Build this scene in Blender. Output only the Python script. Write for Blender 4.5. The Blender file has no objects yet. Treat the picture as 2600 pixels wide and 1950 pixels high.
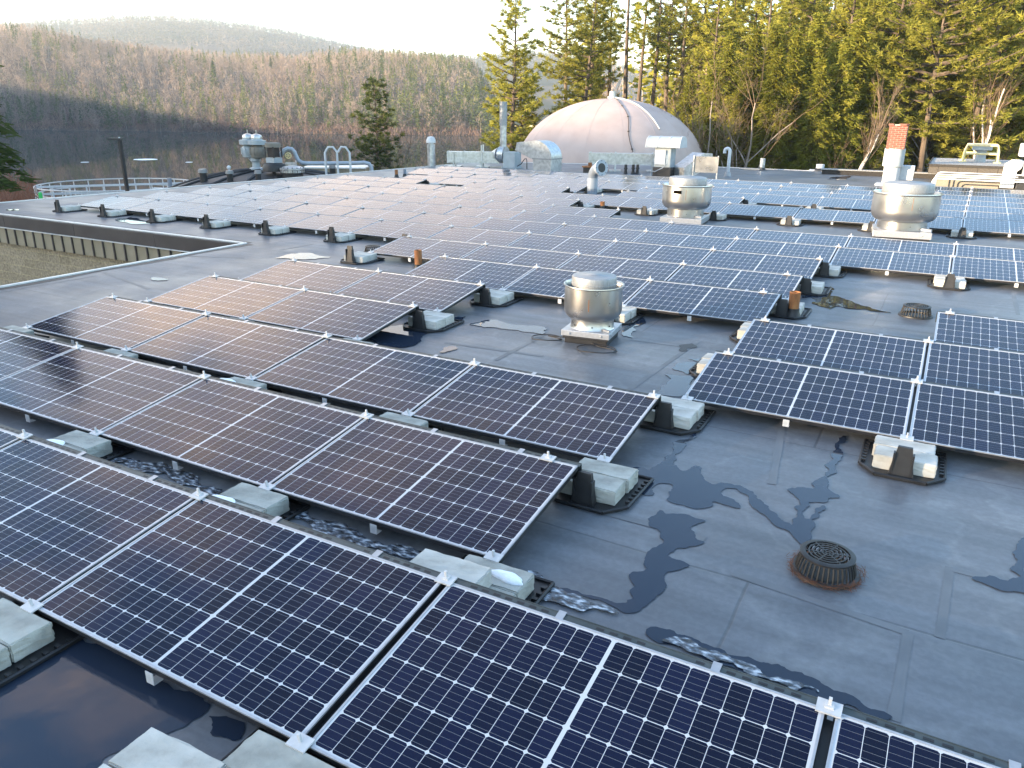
import bpy, bmesh, math, random
import numpy as np
from mathutils import Vector, Matrix
from mathutils.geometry import tessellate_polygon

S = bpy.context.scene
COL = S.collection
R = math.radians
PI = math.pi
rnd = random.Random(7)

# ------------------------------------------------------------------ camera
FPX, CH, PITCH, ROLL, YAW = 1952.64, 2.3556, .34021, .00947, -.501      # solved from the panel grid (2600 px wide frame)
_cy, _sy = math.cos(YAW), math.sin(YAW)
CF = Vector((_sy * math.cos(PITCH), _cy * math.cos(PITCH), -math.sin(PITCH)))
_r0 = Vector((_cy, -_sy, 0)); _u0 = _r0.cross(CF)
CR = _r0 * math.cos(ROLL) + _u0 * math.sin(ROLL)
CU = _u0 * math.cos(ROLL) - _r0 * math.sin(ROLL)
CP = Vector((0, 0, CH))
cam = bpy.data.cameras.new('camera'); co = bpy.data.objects.new('camera', cam); COL.objects.link(co)
cam.sensor_width = 36; cam.lens = FPX / 2600 * 36
cam.clip_start = .05; cam.clip_end = 9000
m = Matrix((CR, CU, -CF)).transposed().to_4x4(); m.translation = CP
co.matrix_world = m
S.camera = co

# ------------------------------------------------------------------ sky, sun, exposure
SUN_AZ, SUN_EL = R(-140.0), R(9.0)           # azimuth measured from +y towards +x
SD = Vector((math.sin(SUN_AZ) * math.cos(SUN_EL), math.cos(SUN_AZ) * math.cos(SUN_EL), math.sin(SUN_EL)))
W = bpy.data.worlds.new('World'); S.world = W; W.use_nodes = True
wn, wl = W.node_tree.nodes, W.node_tree.links
bg = wn['Background']; bg.inputs['Strength'].default_value = .15
sky = wn.new('ShaderNodeTexSky'); sky.sky_type = 'NISHITA'; sky.sun_disc = False
sky.sun_elevation = SUN_EL; sky.sun_rotation = SUN_AZ % (2 * PI)
sky.air_density = 1.0; sky.dust_density = 0.4; sky.ozone_density = 1.6
tc = wn.new('ShaderNodeTexCoord'); mp = wn.new('ShaderNodeMapping'); mp.inputs['Scale'].default_value = (1.2, 1.2, 3.2)
nz = wn.new('ShaderNodeTexNoise'); nz.inputs['Scale'].default_value = 2.2; nz.inputs['Detail'].default_value = 7; nz.inputs['Roughness'].default_value = .6
cr = wn.new('ShaderNodeValToRGB'); cr.color_ramp.elements[0].position = .4; cr.color_ramp.elements[1].position = .64
mx = wn.new('ShaderNodeMix'); mx.data_type = 'RGBA'
cl = wn.new('ShaderNodeMath'); cl.operation = 'MULTIPLY'; cl.inputs[1].default_value = .85
wl.new(tc.outputs['Generated'], mp.inputs['Vector']); wl.new(mp.outputs[0], nz.inputs['Vector']); wl.new(nz.outputs['Fac'], cr.inputs['Fac'])
dt = wn.new('ShaderNodeVectorMath'); dt.operation = 'DOT_PRODUCT'; dt.inputs[1].default_value = (-.99, .15, 0); wl.new(tc.outputs['Generated'], dt.inputs[0])
m1 = wn.new('ShaderNodeMapRange'); m1.inputs[1].default_value = .36; m1.inputs[2].default_value = .82; wl.new(dt.outputs['Value'], m1.inputs[0])
sx = wn.new('ShaderNodeSeparateXYZ'); wl.new(tc.outputs['Generated'], sx.inputs[0])
m2 = wn.new('ShaderNodeMapRange'); m2.inputs[1].default_value = .82; m2.inputs[2].default_value = .6; wl.new(sx.outputs[2], m2.inputs[0])
m3 = wn.new('ShaderNodeMapRange'); m3.inputs[1].default_value = .04; m3.inputs[2].default_value = .36; m3.inputs[3].default_value = .45; wl.new(sx.outputs[2], m3.inputs[0])
k0 = wn.new('ShaderNodeMath'); k0.operation = 'MULTIPLY'; wl.new(m2.outputs[0], k0.inputs[0]); wl.new(m3.outputs[0], k0.inputs[1])
k1 = wn.new('ShaderNodeMath'); k1.operation = 'MULTIPLY'; wl.new(m1.outputs[0], k1.inputs[0]); wl.new(k0.outputs[0], k1.inputs[1])
k2 = wn.new('ShaderNodeMath'); k2.operation = 'MULTIPLY'; wl.new(k1.outputs[0], k2.inputs[0]); wl.new(cr.outputs['Color'], k2.inputs[1])
wl.new(k2.outputs[0], cl.inputs[0]); wl.new(cl.outputs[0], mx.inputs[0])
wl.new(sky.outputs[0], mx.inputs[6]); mx.inputs[7].default_value = (5.9, 4.25, 3.0, 1)     # thin warm evening cloud
wl.new(mx.outputs[2], bg.inputs['Color'])
sl = bpy.data.lights.new('sun', 'SUN'); sl.energy = 5.0; sl.angle = R(.5); sl.color = (1, .76, .5)
so = bpy.data.objects.new('sun', sl); COL.objects.link(so); so.rotation_euler = SD.to_track_quat('Z', 'Y').to_euler()
S.view_settings.view_transform = 'Standard'; S.view_settings.look = 'None'; S.view_settings.gamma = 1
S.view_settings.use_curve_mapping = False; S.view_settings.exposure = 2.58
S.render.engine = 'CYCLES'
S.cycles.max_bounces = 6; S.cycles.diffuse_bounces = 2; S.cycles.glossy_bounces = 4; S.cycles.transmission_bounces = 4
S.cycles.transparent_max_bounces = 8; S.cycles.volume_bounces = 0; S.cycles.use_denoising = True

# ------------------------------------------------------------------ pixel helpers (2600 x 1950 photo pixels)
def ray(px, py): return CF + CR * ((px - 1300) / FPX) - CU * ((py - 975) / FPX)
def on(px, py, z=0.0):
    d = ray(px, py); return CP + d * ((z - CH) / d.z)
def atd(px, py, dist):
    d = ray(px, py); return CP + d * (dist / math.hypot(d.x, d.y))
def mpp(p): return (Vector(p) - CP).dot(CF) / FPX          # metres per photo pixel at p
def topz(p, py):
    q = Vector((p[0], p[1], 0)) - CP; a = (975 - py) / FPX
    return (a * q.dot(CF) - q.dot(CU)) / (CU.z - a * CF.z)
def proj(p):
    q = Vector(p) - CP; z = q.dot(CF)
    if z < .05: return None
    return 1300 + FPX * q.dot(CR) / z, 975 - FPX * q.dot(CU) / z
def azd(px): 
    d = ray(px, 300); return math.atan2(d.x, d.y)

# ------------------------------------------------------------------ materials
def mat(name):
    m = bpy.data.materials.new(name); m.use_nodes = True
    return m, m.node_tree.nodes, m.node_tree.links, m.node_tree.nodes['Principled BSDF']
def ramp(n, stops):
    r = n.new('ShaderNodeValToRGB'); e = r.color_ramp.elements
    while len(e) < len(stops): e.new(.5)
    for i, (p, c) in enumerate(stops): e[i].position = p; e[i].color = (*c, 1)
    return r
def noisy(name, stops, scale=4, rough=.6, metal=0, detail=6, bump=0, bscale=None, spec=.5, rvar=0, coords='Object', stretch=None, dist=.02):
    m, n, l, b = mat(name)
    t = n.new('ShaderNodeTexCoord'); nz = n.new('ShaderNodeTexNoise'); nz.inputs['Scale'].default_value = scale; nz.inputs['Detail'].default_value = detail
    src = t.outputs[coords]
    if stretch:
        mp = n.new('ShaderNodeMapping'); mp.inputs['Scale'].default_value = stretch; l.new(src, mp.inputs[0]); src = mp.outputs[0]
    l.new(src, nz.inputs['Vector'])
    r = ramp(n, stops); l.new(nz.outputs['Fac'], r.inputs[0]); l.new(r.outputs[0], b.inputs['Base Color'])
    b.inputs['Roughness'].default_value = rough; b.inputs['Metallic'].default_value = metal; b.inputs['Specular IOR Level'].default_value = spec
    if rvar:
        q = n.new('ShaderNodeMapRange'); q.inputs[3].default_value = rough - rvar; q.inputs[4].default_value = rough + rvar
        q.inputs[1].default_value = .3; q.inputs[2].default_value = .7
        l.new(nz.outputs['Fac'], q.inputs[0]); l.new(q.outputs[0], b.inputs['Roughness'])
    if bump:
        n2 = n.new('ShaderNodeTexNoise'); n2.inputs['Scale'].default_value = bscale or scale * 4; n2.inputs['Detail'].default_value = 5
        l.new(src, n2.inputs['Vector'])
        bp = n.new('ShaderNodeBump'); bp.inputs['Strength'].default_value = bump; bp.inputs['Distance'].default_value = dist
        l.new(n2.outputs['Fac'], bp.inputs['Height']); l.new(bp.outputs[0], b.inputs['Normal'])
    return m
def leafy(name, stops, scale=.6, trans=.3, coords='Object'):
    m, n, l, b = mat(name); n.remove(b)
    t = n.new('ShaderNodeTexCoord'); nz = n.new('ShaderNodeTexNoise'); nz.inputs['Scale'].default_value = scale; nz.inputs['Detail'].default_value = 4
    oi = n.new('ShaderNodeObjectInfo'); ad = n.new('ShaderNodeVectorMath'); ad.operation = 'ADD'
    sc = n.new('ShaderNodeVectorMath'); sc.operation = 'SCALE'; sc.inputs[3].default_value = .03
    l.new(oi.outputs['Location'], sc.inputs[0])
    l.new(t.outputs[coords], ad.inputs[0]); l.new(sc.outputs[0], ad.inputs[1]); l.new(ad.outputs[0], nz.inputs['Vector'])
    r = ramp(n, stops); l.new(nz.outputs['Fac'], r.inputs[0])
    hv = n.new('ShaderNodeHueSaturation'); mr = n.new('ShaderNodeMapRange'); mr.inputs[3].default_value = .75; mr.inputs[4].default_value = 1.25
    l.new(oi.outputs['Random'], mr.inputs[0]); l.new(mr.outputs[0], hv.inputs['Value']); l.new(r.outputs[0], hv.inputs['Color'])
    d = n.new('ShaderNodeBsdfDiffuse'); tr = n.new('ShaderNodeBsdfTranslucent'); mxx = n.new('ShaderNodeMixShader'); mxx.inputs[0].default_value = trans
    l.new(hv.outputs[0], d.inputs[0]); l.new(hv.outputs[0], tr.inputs[0]); l.new(d.outputs[0], mxx.inputs[1]); l.new(tr.outputs[0], mxx.inputs[2])
    l.new(mxx.outputs[0], n['Material Output'].inputs['Surface'])
    return m
def mth(n, l, op, a, b=None, c=None):
    k = n.new('ShaderNodeMath'); k.operation = op
    for i, v in enumerate((a, b, c)):
        if v is None: continue
        if isinstance(v, (int, float)): k.inputs[i].default_value = v
        else: l.new(v, k.inputs[i])
    return k.outputs[0]

M = {}
# --- solar cells: 20 x 6 half cells, gaps, bus bars and corner chamfers as one function of the sheet's own coordinates
PL, PW, TILT, GAP = 1.675, .992, .14303, .02224
def cell_material():
    m, n, l, b = mat('solar_cells')
    t = n.new('ShaderNodeTexCoord'); sp = n.new('ShaderNodeSeparateXYZ'); l.new(t.outputs['UV'], sp.inputs[0])
    X, Y = sp.outputs[0], sp.outputs[1]                    # metres along / across the panel
    ax = mth(n, l, 'ABSOLUTE', X)
    half = .818 - .0075                                     # from the centre strip to the last cell
    px_ = half / 10; py_ = .958 / 6
    u = mth(n, l, 'DIVIDE', mth(n, l, 'SUBTRACT', ax, .0075), px_)
    v = mth(n, l, 'DIVIDE', mth(n, l, 'ADD', Y, .479), py_)
    fu = mth(n, l, 'ABSOLUTE', mth(n, l, 'SUBTRACT', mth(n, l, 'FRACT', u), .5)); fv = mth(n, l, 'ABSOLUTE', mth(n, l, 'SUBTRACT', mth(n, l, 'FRACT', v), .5))
    du = mth(n, l, 'MULTIPLY', mth(n, l, 'SUBTRACT', .5, fu), px_); dv = mth(n, l, 'MULTIPLY', mth(n, l, 'SUBTRACT', .5, fv), py_)
    g1 = mth(n, l, 'LESS_THAN', du, .0013); g2 = mth(n, l, 'LESS_THAN', dv, .0019)
    ch = mth(n, l, 'LESS_THAN', mth(n, l, 'ADD', du, dv), .0115)
    o1 = mth(n, l, 'GREATER_THAN', ax, .818); o2 = mth(n, l, 'GREATER_THAN', mth(n, l, 'ABSOLUTE', Y), .479); o3 = mth(n, l, 'LESS_THAN', ax, .0075)
    # bus bars run along the panel, five to a cell
    bf = mth(n, l, 'ABSOLUTE', mth(n, l, 'SUBTRACT', mth(n, l, 'FRACT', mth(n, l, 'MULTIPLY', v, 5)), .5))
    bb = mth(n, l, 'LESS_THAN', mth(n, l, 'MULTIPLY', bf, py_ / 5), .00065)
    w = g1
    for q in (g2, ch, o1, o2, o3): w = mth(n, l, 'MAXIMUM', w, q)
    # every cell a slightly different blue
    wn_ = n.new('ShaderNodeTexWhiteNoise'); wn_.noise_dimensions = '3D'; cb = n.new('ShaderNodeCombineXYZ')
    l.new(mth(n, l, 'FLOOR', u), cb.inputs[0]); l.new(mth(n, l, 'FLOOR', v), cb.inputs[1])
    oi = n.new('ShaderNodeObjectInfo'); l.new(mth(n, l, 'ADD', mth(n, l, 'MULTIPLY', oi.outputs['Random'], 100), mth(n, l, 'SIGN', X)), cb.inputs[2])
    l.new(cb.outputs[0], wn_.inputs['Vector'])
    r = ramp(n, [(0, (.003, .0045, .016)), (1, (.006, .0085, .031))]); l.new(wn_.outputs[0], r.inputs[0])
    m1 = n.new('ShaderNodeMix'); m1.data_type = 'RGBA'; l.new(mth(n, l, 'MULTIPLY', bb, .55), m1.inputs[0]); l.new(r.outputs[0], m1.inputs[6]); m1.inputs[7].default_value = (.3, .31, .33, 1)
    m2 = n.new('ShaderNodeMix'); m2.data_type = 'RGBA'; l.new(w, m2.inputs[0]); l.new(m1.outputs[2], m2.inputs[6]); m2.inputs[7].default_value = (.52, .53, .55, 1)
    l.new(m2.outputs[2], b.inputs['Base Color'])
    # rain-marked glass: faint variation of the gloss
    nz = n.new('ShaderNodeTexNoise'); nz.inputs['Scale'].default_value = 2.3; nz.inputs['Detail'].default_value = 6; l.new(t.outputs['Object'], nz.inputs['Vector'])
    q = n.new('ShaderNodeMapRange'); q.inputs[1].default_value = .3; q.inputs[2].default_value = .7; q.inputs[3].default_value = .05; q.inputs[4].default_value = .13; l.new(nz.outputs[0], q.inputs[0])
    l.new(q.outputs[0], b.inputs['Roughness']); b.inputs['IOR'].default_value = 1.3
    return m
M['cells'] = cell_material()
M['alu'] = noisy('brushed_aluminium', [(.3, (.36, .37, .39)), (.7, (.45, .46, .48))], 30, .36, .5)
M['alu_white'] = noisy('frosted_clamp_metal', [(.3, (.46, .47, .48)), (.7, (.58, .58, .58))], 20, .45, .2)
M['galv'] = noisy('galvanised_steel', [(.3, (.34, .36, .37)), (.5, (.46, .48, .5)), (.7, (.58, .6, .61))], 9, .36, .75, rvar=.08)
M['spun'] = noisy('spun_aluminium', [(.3, (.4, .4, .4)), (.7, (.5, .5, .49))], 3, .3, .95, rvar=.04, detail=4)
M['spun_dull'] = noisy('weathered_aluminium', [(.3, (.24, .25, .26)), (.7, (.34, .35, .36))], 14, .5, .6, stretch=(6, 6, 1))
M['deflector'] = noisy('deflector_steel', [(.3, (.045, .055, .055)), (.7, (.09, .105, .105))], 6, .4, .4)
M['black_plastic'] = noisy('black_plastic', [(.3, (.007, .007, .008)), (.7, (.018, .018, .02))], 12, .5)
M['black_metal'] = noisy('black_painted_steel', [(.3, (.012, .012, .014)), (.7, (.022, .022, .024))], 8, .4)
M['concrete'] = noisy('concrete_block', [(.25, (.17, .17, .15)), (.45, (.32, .32, .285)), (.6, (.4, .4, .36)), (.78, (.5, .5, .46))], 5.5, .9, bump=.5, bscale=90, dist=.004)
M['concrete_pale'] = noisy('pale_concrete_block', [(.25, (.24, .23, .2)), (.42, (.42, .41, .37)), (.6, (.52, .51, .47)), (.78, (.62, .61, .57))], 5, .9, bump=.5, bscale=90, dist=.004)
M['snow'] = noisy('old_snow', [(.3, (.78, .82, .88)), (.7, (.9, .92, .94))], 9, .7, bump=.6, bscale=25)
M['rust'] = noisy('rusty_iron', [(.25, (.09, .035, .014)), (.5, (.26, .1, .03)), (.75, (.42, .2, .07))], 9, .75, stretch=(1, 1, .35), bump=.3)
M['drain'] = noisy('cast_iron', [(.3, (.006, .006, .006)), (.7, (.02, .019, .018))], 22, .5)
M['pvc'] = noisy('grey_pvc', [(.3, (.15, .18, .225)), (.7, (.2, .235, .285))], 5, .35)
M['pvc_pale'] = noisy('pale_pvc', [(.3, (.28, .32, .37)), (.7, (.35, .39, .44))], 5, .35)
M['white_paint'] = noisy('white_paint', [(.3, (.42, .45, .48)), (.7, (.52, .55, .57))], 4, .45)
M['grey_paint'] = noisy('pale_grey_paint', [(.3, (.29, .33, .35)), (.7, (.38, .42, .44))], 4, .4)
M['yellow_paint'] = noisy('faded_yellow_paint', [(.3, (.55, .45, .2)), (.7, (.7, .6, .34))], 7, .5)
M['bronze'] = noisy('bronze_fascia_metal', [(.3, (.05, .041, .038)), (.7, (.075, .062, .057))], 2, .42)
M['tan'] = noisy('tan_metal_panel', [(.3, (.24, .2, .135)), (.7, (.3, .255, .18))], 3, .5)
M['trim'] = noisy('white_edge_metal', [(.3, (.55, .54, .52)), (.7, (.7, .69, .67))], 8, .4, .2)
M['dome'] = noisy('pink_dome_coating', [(.3, (.44, .34, .3)), (.5, (.48, .375, .335)), (.7, (.52, .415, .375))], .9, .65, detail=8, spec=.3)
M['tank_black'] = noisy('black_tank_membrane', [(.3, (.022, .022, .024)), (.7, (.055, .055, .058))], 1.4, .6)
M['gravel'] = noisy('roof_gravel', [(.35, (.1, .1, .1)), (.5, (.28, .28, .27)), (.65, (.5, .49, .47))], 22, .9, bump=.8, bscale=30)
M['beige'] = noisy('beige_wall', [(.3, (.17, .155, .125)), (.7, (.22, .2, .17))], 2, .8)
M['ice'] = noisy('refrozen_slush', [(.4, (.02, .022, .026)), (.52, (.1, .12, .15)), (.66, (.55, .6, .66))], 16, .25, detail=9, bump=.5, bscale=30, stretch=(1, 2.2, 1))
M['earth'] = noisy('leaf_littered_ground', [(.3, (.035, .022, .015)), (.5, (.06, .04, .026)), (.7, (.1, .068, .042))], .35, .95, detail=9)
M['bark'] = noisy('pine_bark', [(.3, (.04, .03, .023)), (.7, (.13, .098, .072))], 3, .9, stretch=(1, 1, .25))
M['bark_grey'] = noisy('grey_bark', [(.3, (.16, .13, .105)), (.7, (.33, .28, .23))], 2.5, .9, stretch=(1, 1, .3))
M['birch'] = noisy('birch_bark', [(.33, (.1, .09, .08)), (.4, (.5, .47, .42)), (.7, (.64, .6, .55))], 4, .75, stretch=(.6, .6, 1.4))
M['needles'] = leafy('pine_needles', [(.3, (.16, .17, .034)), (.5, (.26, .26, .05)), (.7, (.36, .33, .06))], .5, .4)
M['hemlock'] = leafy('hemlock_needles', [(.3, (.1, .115, .021)), (.5, (.18, .185, .031)), (.7, (.28, .255, .042))], .7, .4)
M['spruce'] = leafy('dark_conifer_needles', [(.3, (.032, .05, .02)), (.5, (.065, .09, .028)), (.7, (.12, .135, .04))], .5, .2)
M['twigs'] = leafy('bare_twigs', [(.3, (.27, .2, .155)), (.5, (.37, .285, .225)), (.7, (.48, .385, .31))], .03, .15)
M['near_twigs'] = leafy('near_bare_twigs', [(.3, (.13, .09, .062)), (.5, (.2, .145, .1)), (.7, (.3, .22, .16))], .3, .1)
M['pale_trunks'] = leafy('pale_trunks', [(.3, (.26, .22, .18)), (.7, (.46, .41, .36))], .05, 0)
M['far_green'] = leafy('far_conifers', [(.3, (.06, .085, .028)), (.5, (.11, .14, .038)), (.7, (.2, .21, .055))], .025, .25)
M['far_mix'] = leafy('far_hill_woods', [(.35, (.035, .055, .028)), (.5, (.085, .085, .06)), (.65, (.17, .14, .11))], .012, .2)
M['red_brush'] = leafy('red_brush', [(.3, (.14, .065, .042)), (.6, (.22, .11, .075)), (.75, (.28, .17, .12))], .6, .2)
M['shore_brush'] = leafy('shore_brush', [(.3, (.2, .13, .1)), (.6, (.3, .2, .155)), (.75, (.38, .28, .22))], .05, .2)
M['litter'] = noisy('rusty_pine_litter', [(.3, (.07, .026, .014)), (.7, (.19, .07, .03))], 30, .9)

M['void'] = noisy('dark_opening', [(.3, (.004, .003, .002)), (.7, (.008, .006, .004))], 5, 1, spec=0)  # near-black surface paints in the dark inside of the slot
def roof_material():
    m, n, l, b = mat('black_rubber_membrane')
    t = n.new('ShaderNodeTexCoord'); src = t.outputs['Object']
    def nz(scale, stretch=None, detail=6, rough=.55):
        k = n.new('ShaderNodeTexNoise'); k.inputs['Scale'].default_value = scale; k.inputs['Detail'].default_value = detail; k.inputs['Roughness'].default_value = rough
        s = src
        if stretch:
            mp = n.new('ShaderNodeMapping'); mp.inputs['Scale'].default_value = stretch; mp.inputs['Rotation'].default_value = (0, 0, .05); l.new(s, mp.inputs[0]); s = mp.outputs[0]
        l.new(s, k.inputs['Vector']); return k.outputs['Fac']
    r1 = ramp(n, [(.28, (.083, .091, .105)), (.5, (.12, .129, .145)), (.72, (.165, .174, .189))]); l.new(nz(.55, None, 8), r1.inputs[0])
    r2 = ramp(n, [(.3, (.75, .75, .75)), (.7, (1.16, 1.16, 1.16))]); l.new(nz(2.2, (.25, 3.2, 1), 5), r2.inputs[0])
    r3 = ramp(n, [(.42, (.82, .82, .82)), (.6, (1.1, 1.1, 1.1))]); l.new(nz(26, None, 3), r3.inputs[0])
    mu = n.new('ShaderNodeMix'); mu.data_type = 'RGBA'; mu.blend_type = 'MULTIPLY'; mu.inputs[0].default_value = 1; l.new(r1.outputs[0], mu.inputs[6]); l.new(r2.outputs[0], mu.inputs[7])
    mv = n.new('ShaderNodeMix'); mv.data_type = 'RGBA'; mv.blend_type = 'MULTIPLY'; mv.inputs[0].default_value = .5; l.new(mu.outputs[2], mv.inputs[6]); l.new(r3.outputs[0], mv.inputs[7])
    # lapped sheet seams
    br = n.new('ShaderNodeTexBrick'); br.inputs['Scale'].default_value = 1; br.inputs['Brick Width'].default_value = 6.1; br.inputs['Row Height'].default_value = 2.03
    br.inputs['Mortar Size'].default_value = .012; br.inputs['Mortar Smooth'].default_value = .6; br.offset = .37
    mp = n.new('ShaderNodeMapping'); mp.inputs['Rotation'].default_value = (0, 0, .012); mp.inputs['Location'].default_value = (.6, .35, 0)
    nn = n.new('ShaderNodeTexNoise'); nn.inputs['Scale'].default_value = 1.4; l.new(src, nn.inputs['Vector'])
    va = n.new('ShaderNodeVectorMath'); va.operation = 'MULTIPLY_ADD'; va.inputs[1].default_value = (.035,) * 3; l.new(nn.outputs['Color'], va.inputs[0]); l.new(src, va.inputs[2])
    l.new(va.outputs[0], mp.inputs[0]); l.new(mp.outputs[0], br.inputs['Vector'])
    ms = n.new('ShaderNodeMix'); ms.data_type = 'RGBA'; ms.blend_type = 'MULTIPLY'; l.new(mth(n, l, 'MULTIPLY', br.outputs['Fac'], .6), ms.inputs[0]); l.new(mv.outputs[2], ms.inputs[6]); ms.inputs[7].default_value = (.5, .5, .5, 1)
    r5 = ramp(n, [(.0, (1, 1, 1)), (.455, (.93, .93, .93)), (.475, (1.22, 1.22, 1.18)), (.5, (1, 1, 1)), (.6, (.96, .96, .96)), (.617, (1.15, 1.14, 1.1)), (.64, (1.02, 1.02, 1.02))]); l.new(nz(.8, None, 5, .5), r5.inputs[0])
    me_ = n.new('ShaderNodeMix'); me_.data_type = 'RGBA'; me_.blend_type = 'MULTIPLY'; me_.inputs[0].default_value = .8; l.new(ms.outputs[2], me_.inputs[6]); l.new(r5.outputs[0], me_.inputs[7])
    l.new(me_.outputs[2], b.inputs['Base Color'])
    q = n.new('ShaderNodeMapRange'); q.inputs[1].default_value = .3; q.inputs[2].default_value = .7; q.inputs[3].default_value = .34; q.inputs[4].default_value = .56; l.new(nz(1.1, None, 7), q.inputs[0]); l.new(q.outputs[0], b.inputs['Roughness'])
    bp = n.new('ShaderNodeBump'); bp.inputs['Strength'].default_value = .25; bp.inputs['Distance'].default_value = .02
    hh = mth(n, l, 'ADD', nz(1.6, None, 4), mth(n, l, 'MULTIPLY', br.outputs['Fac'], -.35)); l.new(hh, bp.inputs['Height']); l.new(bp.outputs[0], b.inputs['Normal'])
    b.inputs['Specular IOR Level'].default_value = .45
    return m
M['roof'] = roof_material()
M['roof_lap'] = noisy('lapped_membrane', [(.3, (.075, .082, .093)), (.7, (.13, .138, .15))], 2.5, .48, detail=7)
def water_material(name, col, rough, bump, scale, stretch, spec=.5):
    m, n, l, b = mat(name)
    b.inputs['Base Color'].default_value = (*col, 1); b.inputs['Roughness'].default_value = rough; b.inputs['IOR'].default_value = 1.33
    b.inputs['Specular IOR Level'].default_value = spec
    if bump:
        t = n.new('ShaderNodeTexCoord'); mp = n.new('ShaderNodeMapping'); mp.inputs['Scale'].default_value = stretch; nz = n.new('ShaderNodeTexNoise'); nz.inputs['Scale'].default_value = scale; nz.inputs['Detail'].default_value = 3
        l.new(t.outputs['Object'], mp.inputs[0]); l.new(mp.outputs[0], nz.inputs['Vector'])
        bp = n.new('ShaderNodeBump'); bp.inputs['Strength'].default_value = bump; bp.inputs['Distance'].default_value = .05; l.new(nz.outputs[0], bp.inputs['Height']); l.new(bp.outputs[0], b.inputs['Normal'])
    return m
M['pond'] = water_material('pond_water', (.02, .02, .016), .02, .03, .35, (1, 1, 1))
_n, _l = M['pond'].node_tree.nodes, M['pond'].node_tree.links      # dark matte share mixed in to dim the mirror reflection
_d = _n.new('ShaderNodeBsdfDiffuse'); _d.inputs[0].default_value = (.045, .045, .04, 1); _x = _n.new('ShaderNodeMixShader'); _x.inputs[0].default_value = .42
_l.new(_n['Principled BSDF'].outputs[0], _x.inputs[1]); _l.new(_d.outputs[0], _x.inputs[2]); _l.new(_x.outputs[0], _n['Material Output'].inputs['Surface'])
M['puddle'] = water_material('rain_water', (.02, .029, .048), .015, .02, 3, (1, 1, 1))
def block_material(name, kind, c1, c2, mortar, bw, rh, ms, bump=.6):
    m, n, l, b = mat(name); t = n.new('ShaderNodeTexCoord'); br = n.new('ShaderNodeTexBrick'); br.inputs['Scale'].default_value = 1
    br.inputs['Brick Width'].default_value = bw; br.inputs['Row Height'].default_value = rh; br.inputs['Mortar Size'].default_value = ms
    br.inputs['Color1'].default_value = (*c1, 1); br.inputs['Color2'].default_value = (*c2, 1); br.inputs['Mortar'].default_value = (*mortar, 1)
    l.new(t.outputs['UV'], br.inputs['Vector'])
    nz = n.new('ShaderNodeTexNoise'); nz.inputs['Scale'].default_value = 18 if kind == 'split' else 30; nz.inputs['Detail'].default_value = 6; l.new(t.outputs['Object'], nz.inputs['Vector'])
    r = ramp(n, [(.3, (.55, .55, .55)), (.7, (1.3, 1.3, 1.3))]); l.new(nz.outputs[0], r.inputs[0])
    mu = n.new('ShaderNodeMix'); mu.data_type = 'RGBA'; mu.blend_type = 'MULTIPLY'; mu.inputs[0].default_value = .8; l.new(br.outputs['Color'], mu.inputs[6]); l.new(r.outputs[0], mu.inputs[7]); l.new(mu.outputs[2], b.inputs['Base Color'])
    b.inputs['Roughness'].default_value = .9
    bp = n.new('ShaderNodeBump'); bp.inputs['Strength'].default_value = bump; bp.inputs['Distance'].default_value = .03; l.new(nz.outputs[0], bp.inputs['Height']); l.new(bp.outputs[0], b.inputs['Normal'])
    return m
M['split'] = block_material('split_face_block', 'split', (.25, .2, .13), (.31, .25, .17), (.36, .29, .17), .41, .2, .008)
M['brick'] = block_material('red_brick', 'brick', (.2, .058, .036), (.14, .042, .03), (.24, .17, .14), .21, .07, .009, .3)
M['fascia_blocks'] = block_material('dark_fascia_blocks', 'brick', (.07, .064, .056), (.082, .074, .065), (.03, .028, .026), .6, .3, .012, .2)

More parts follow.
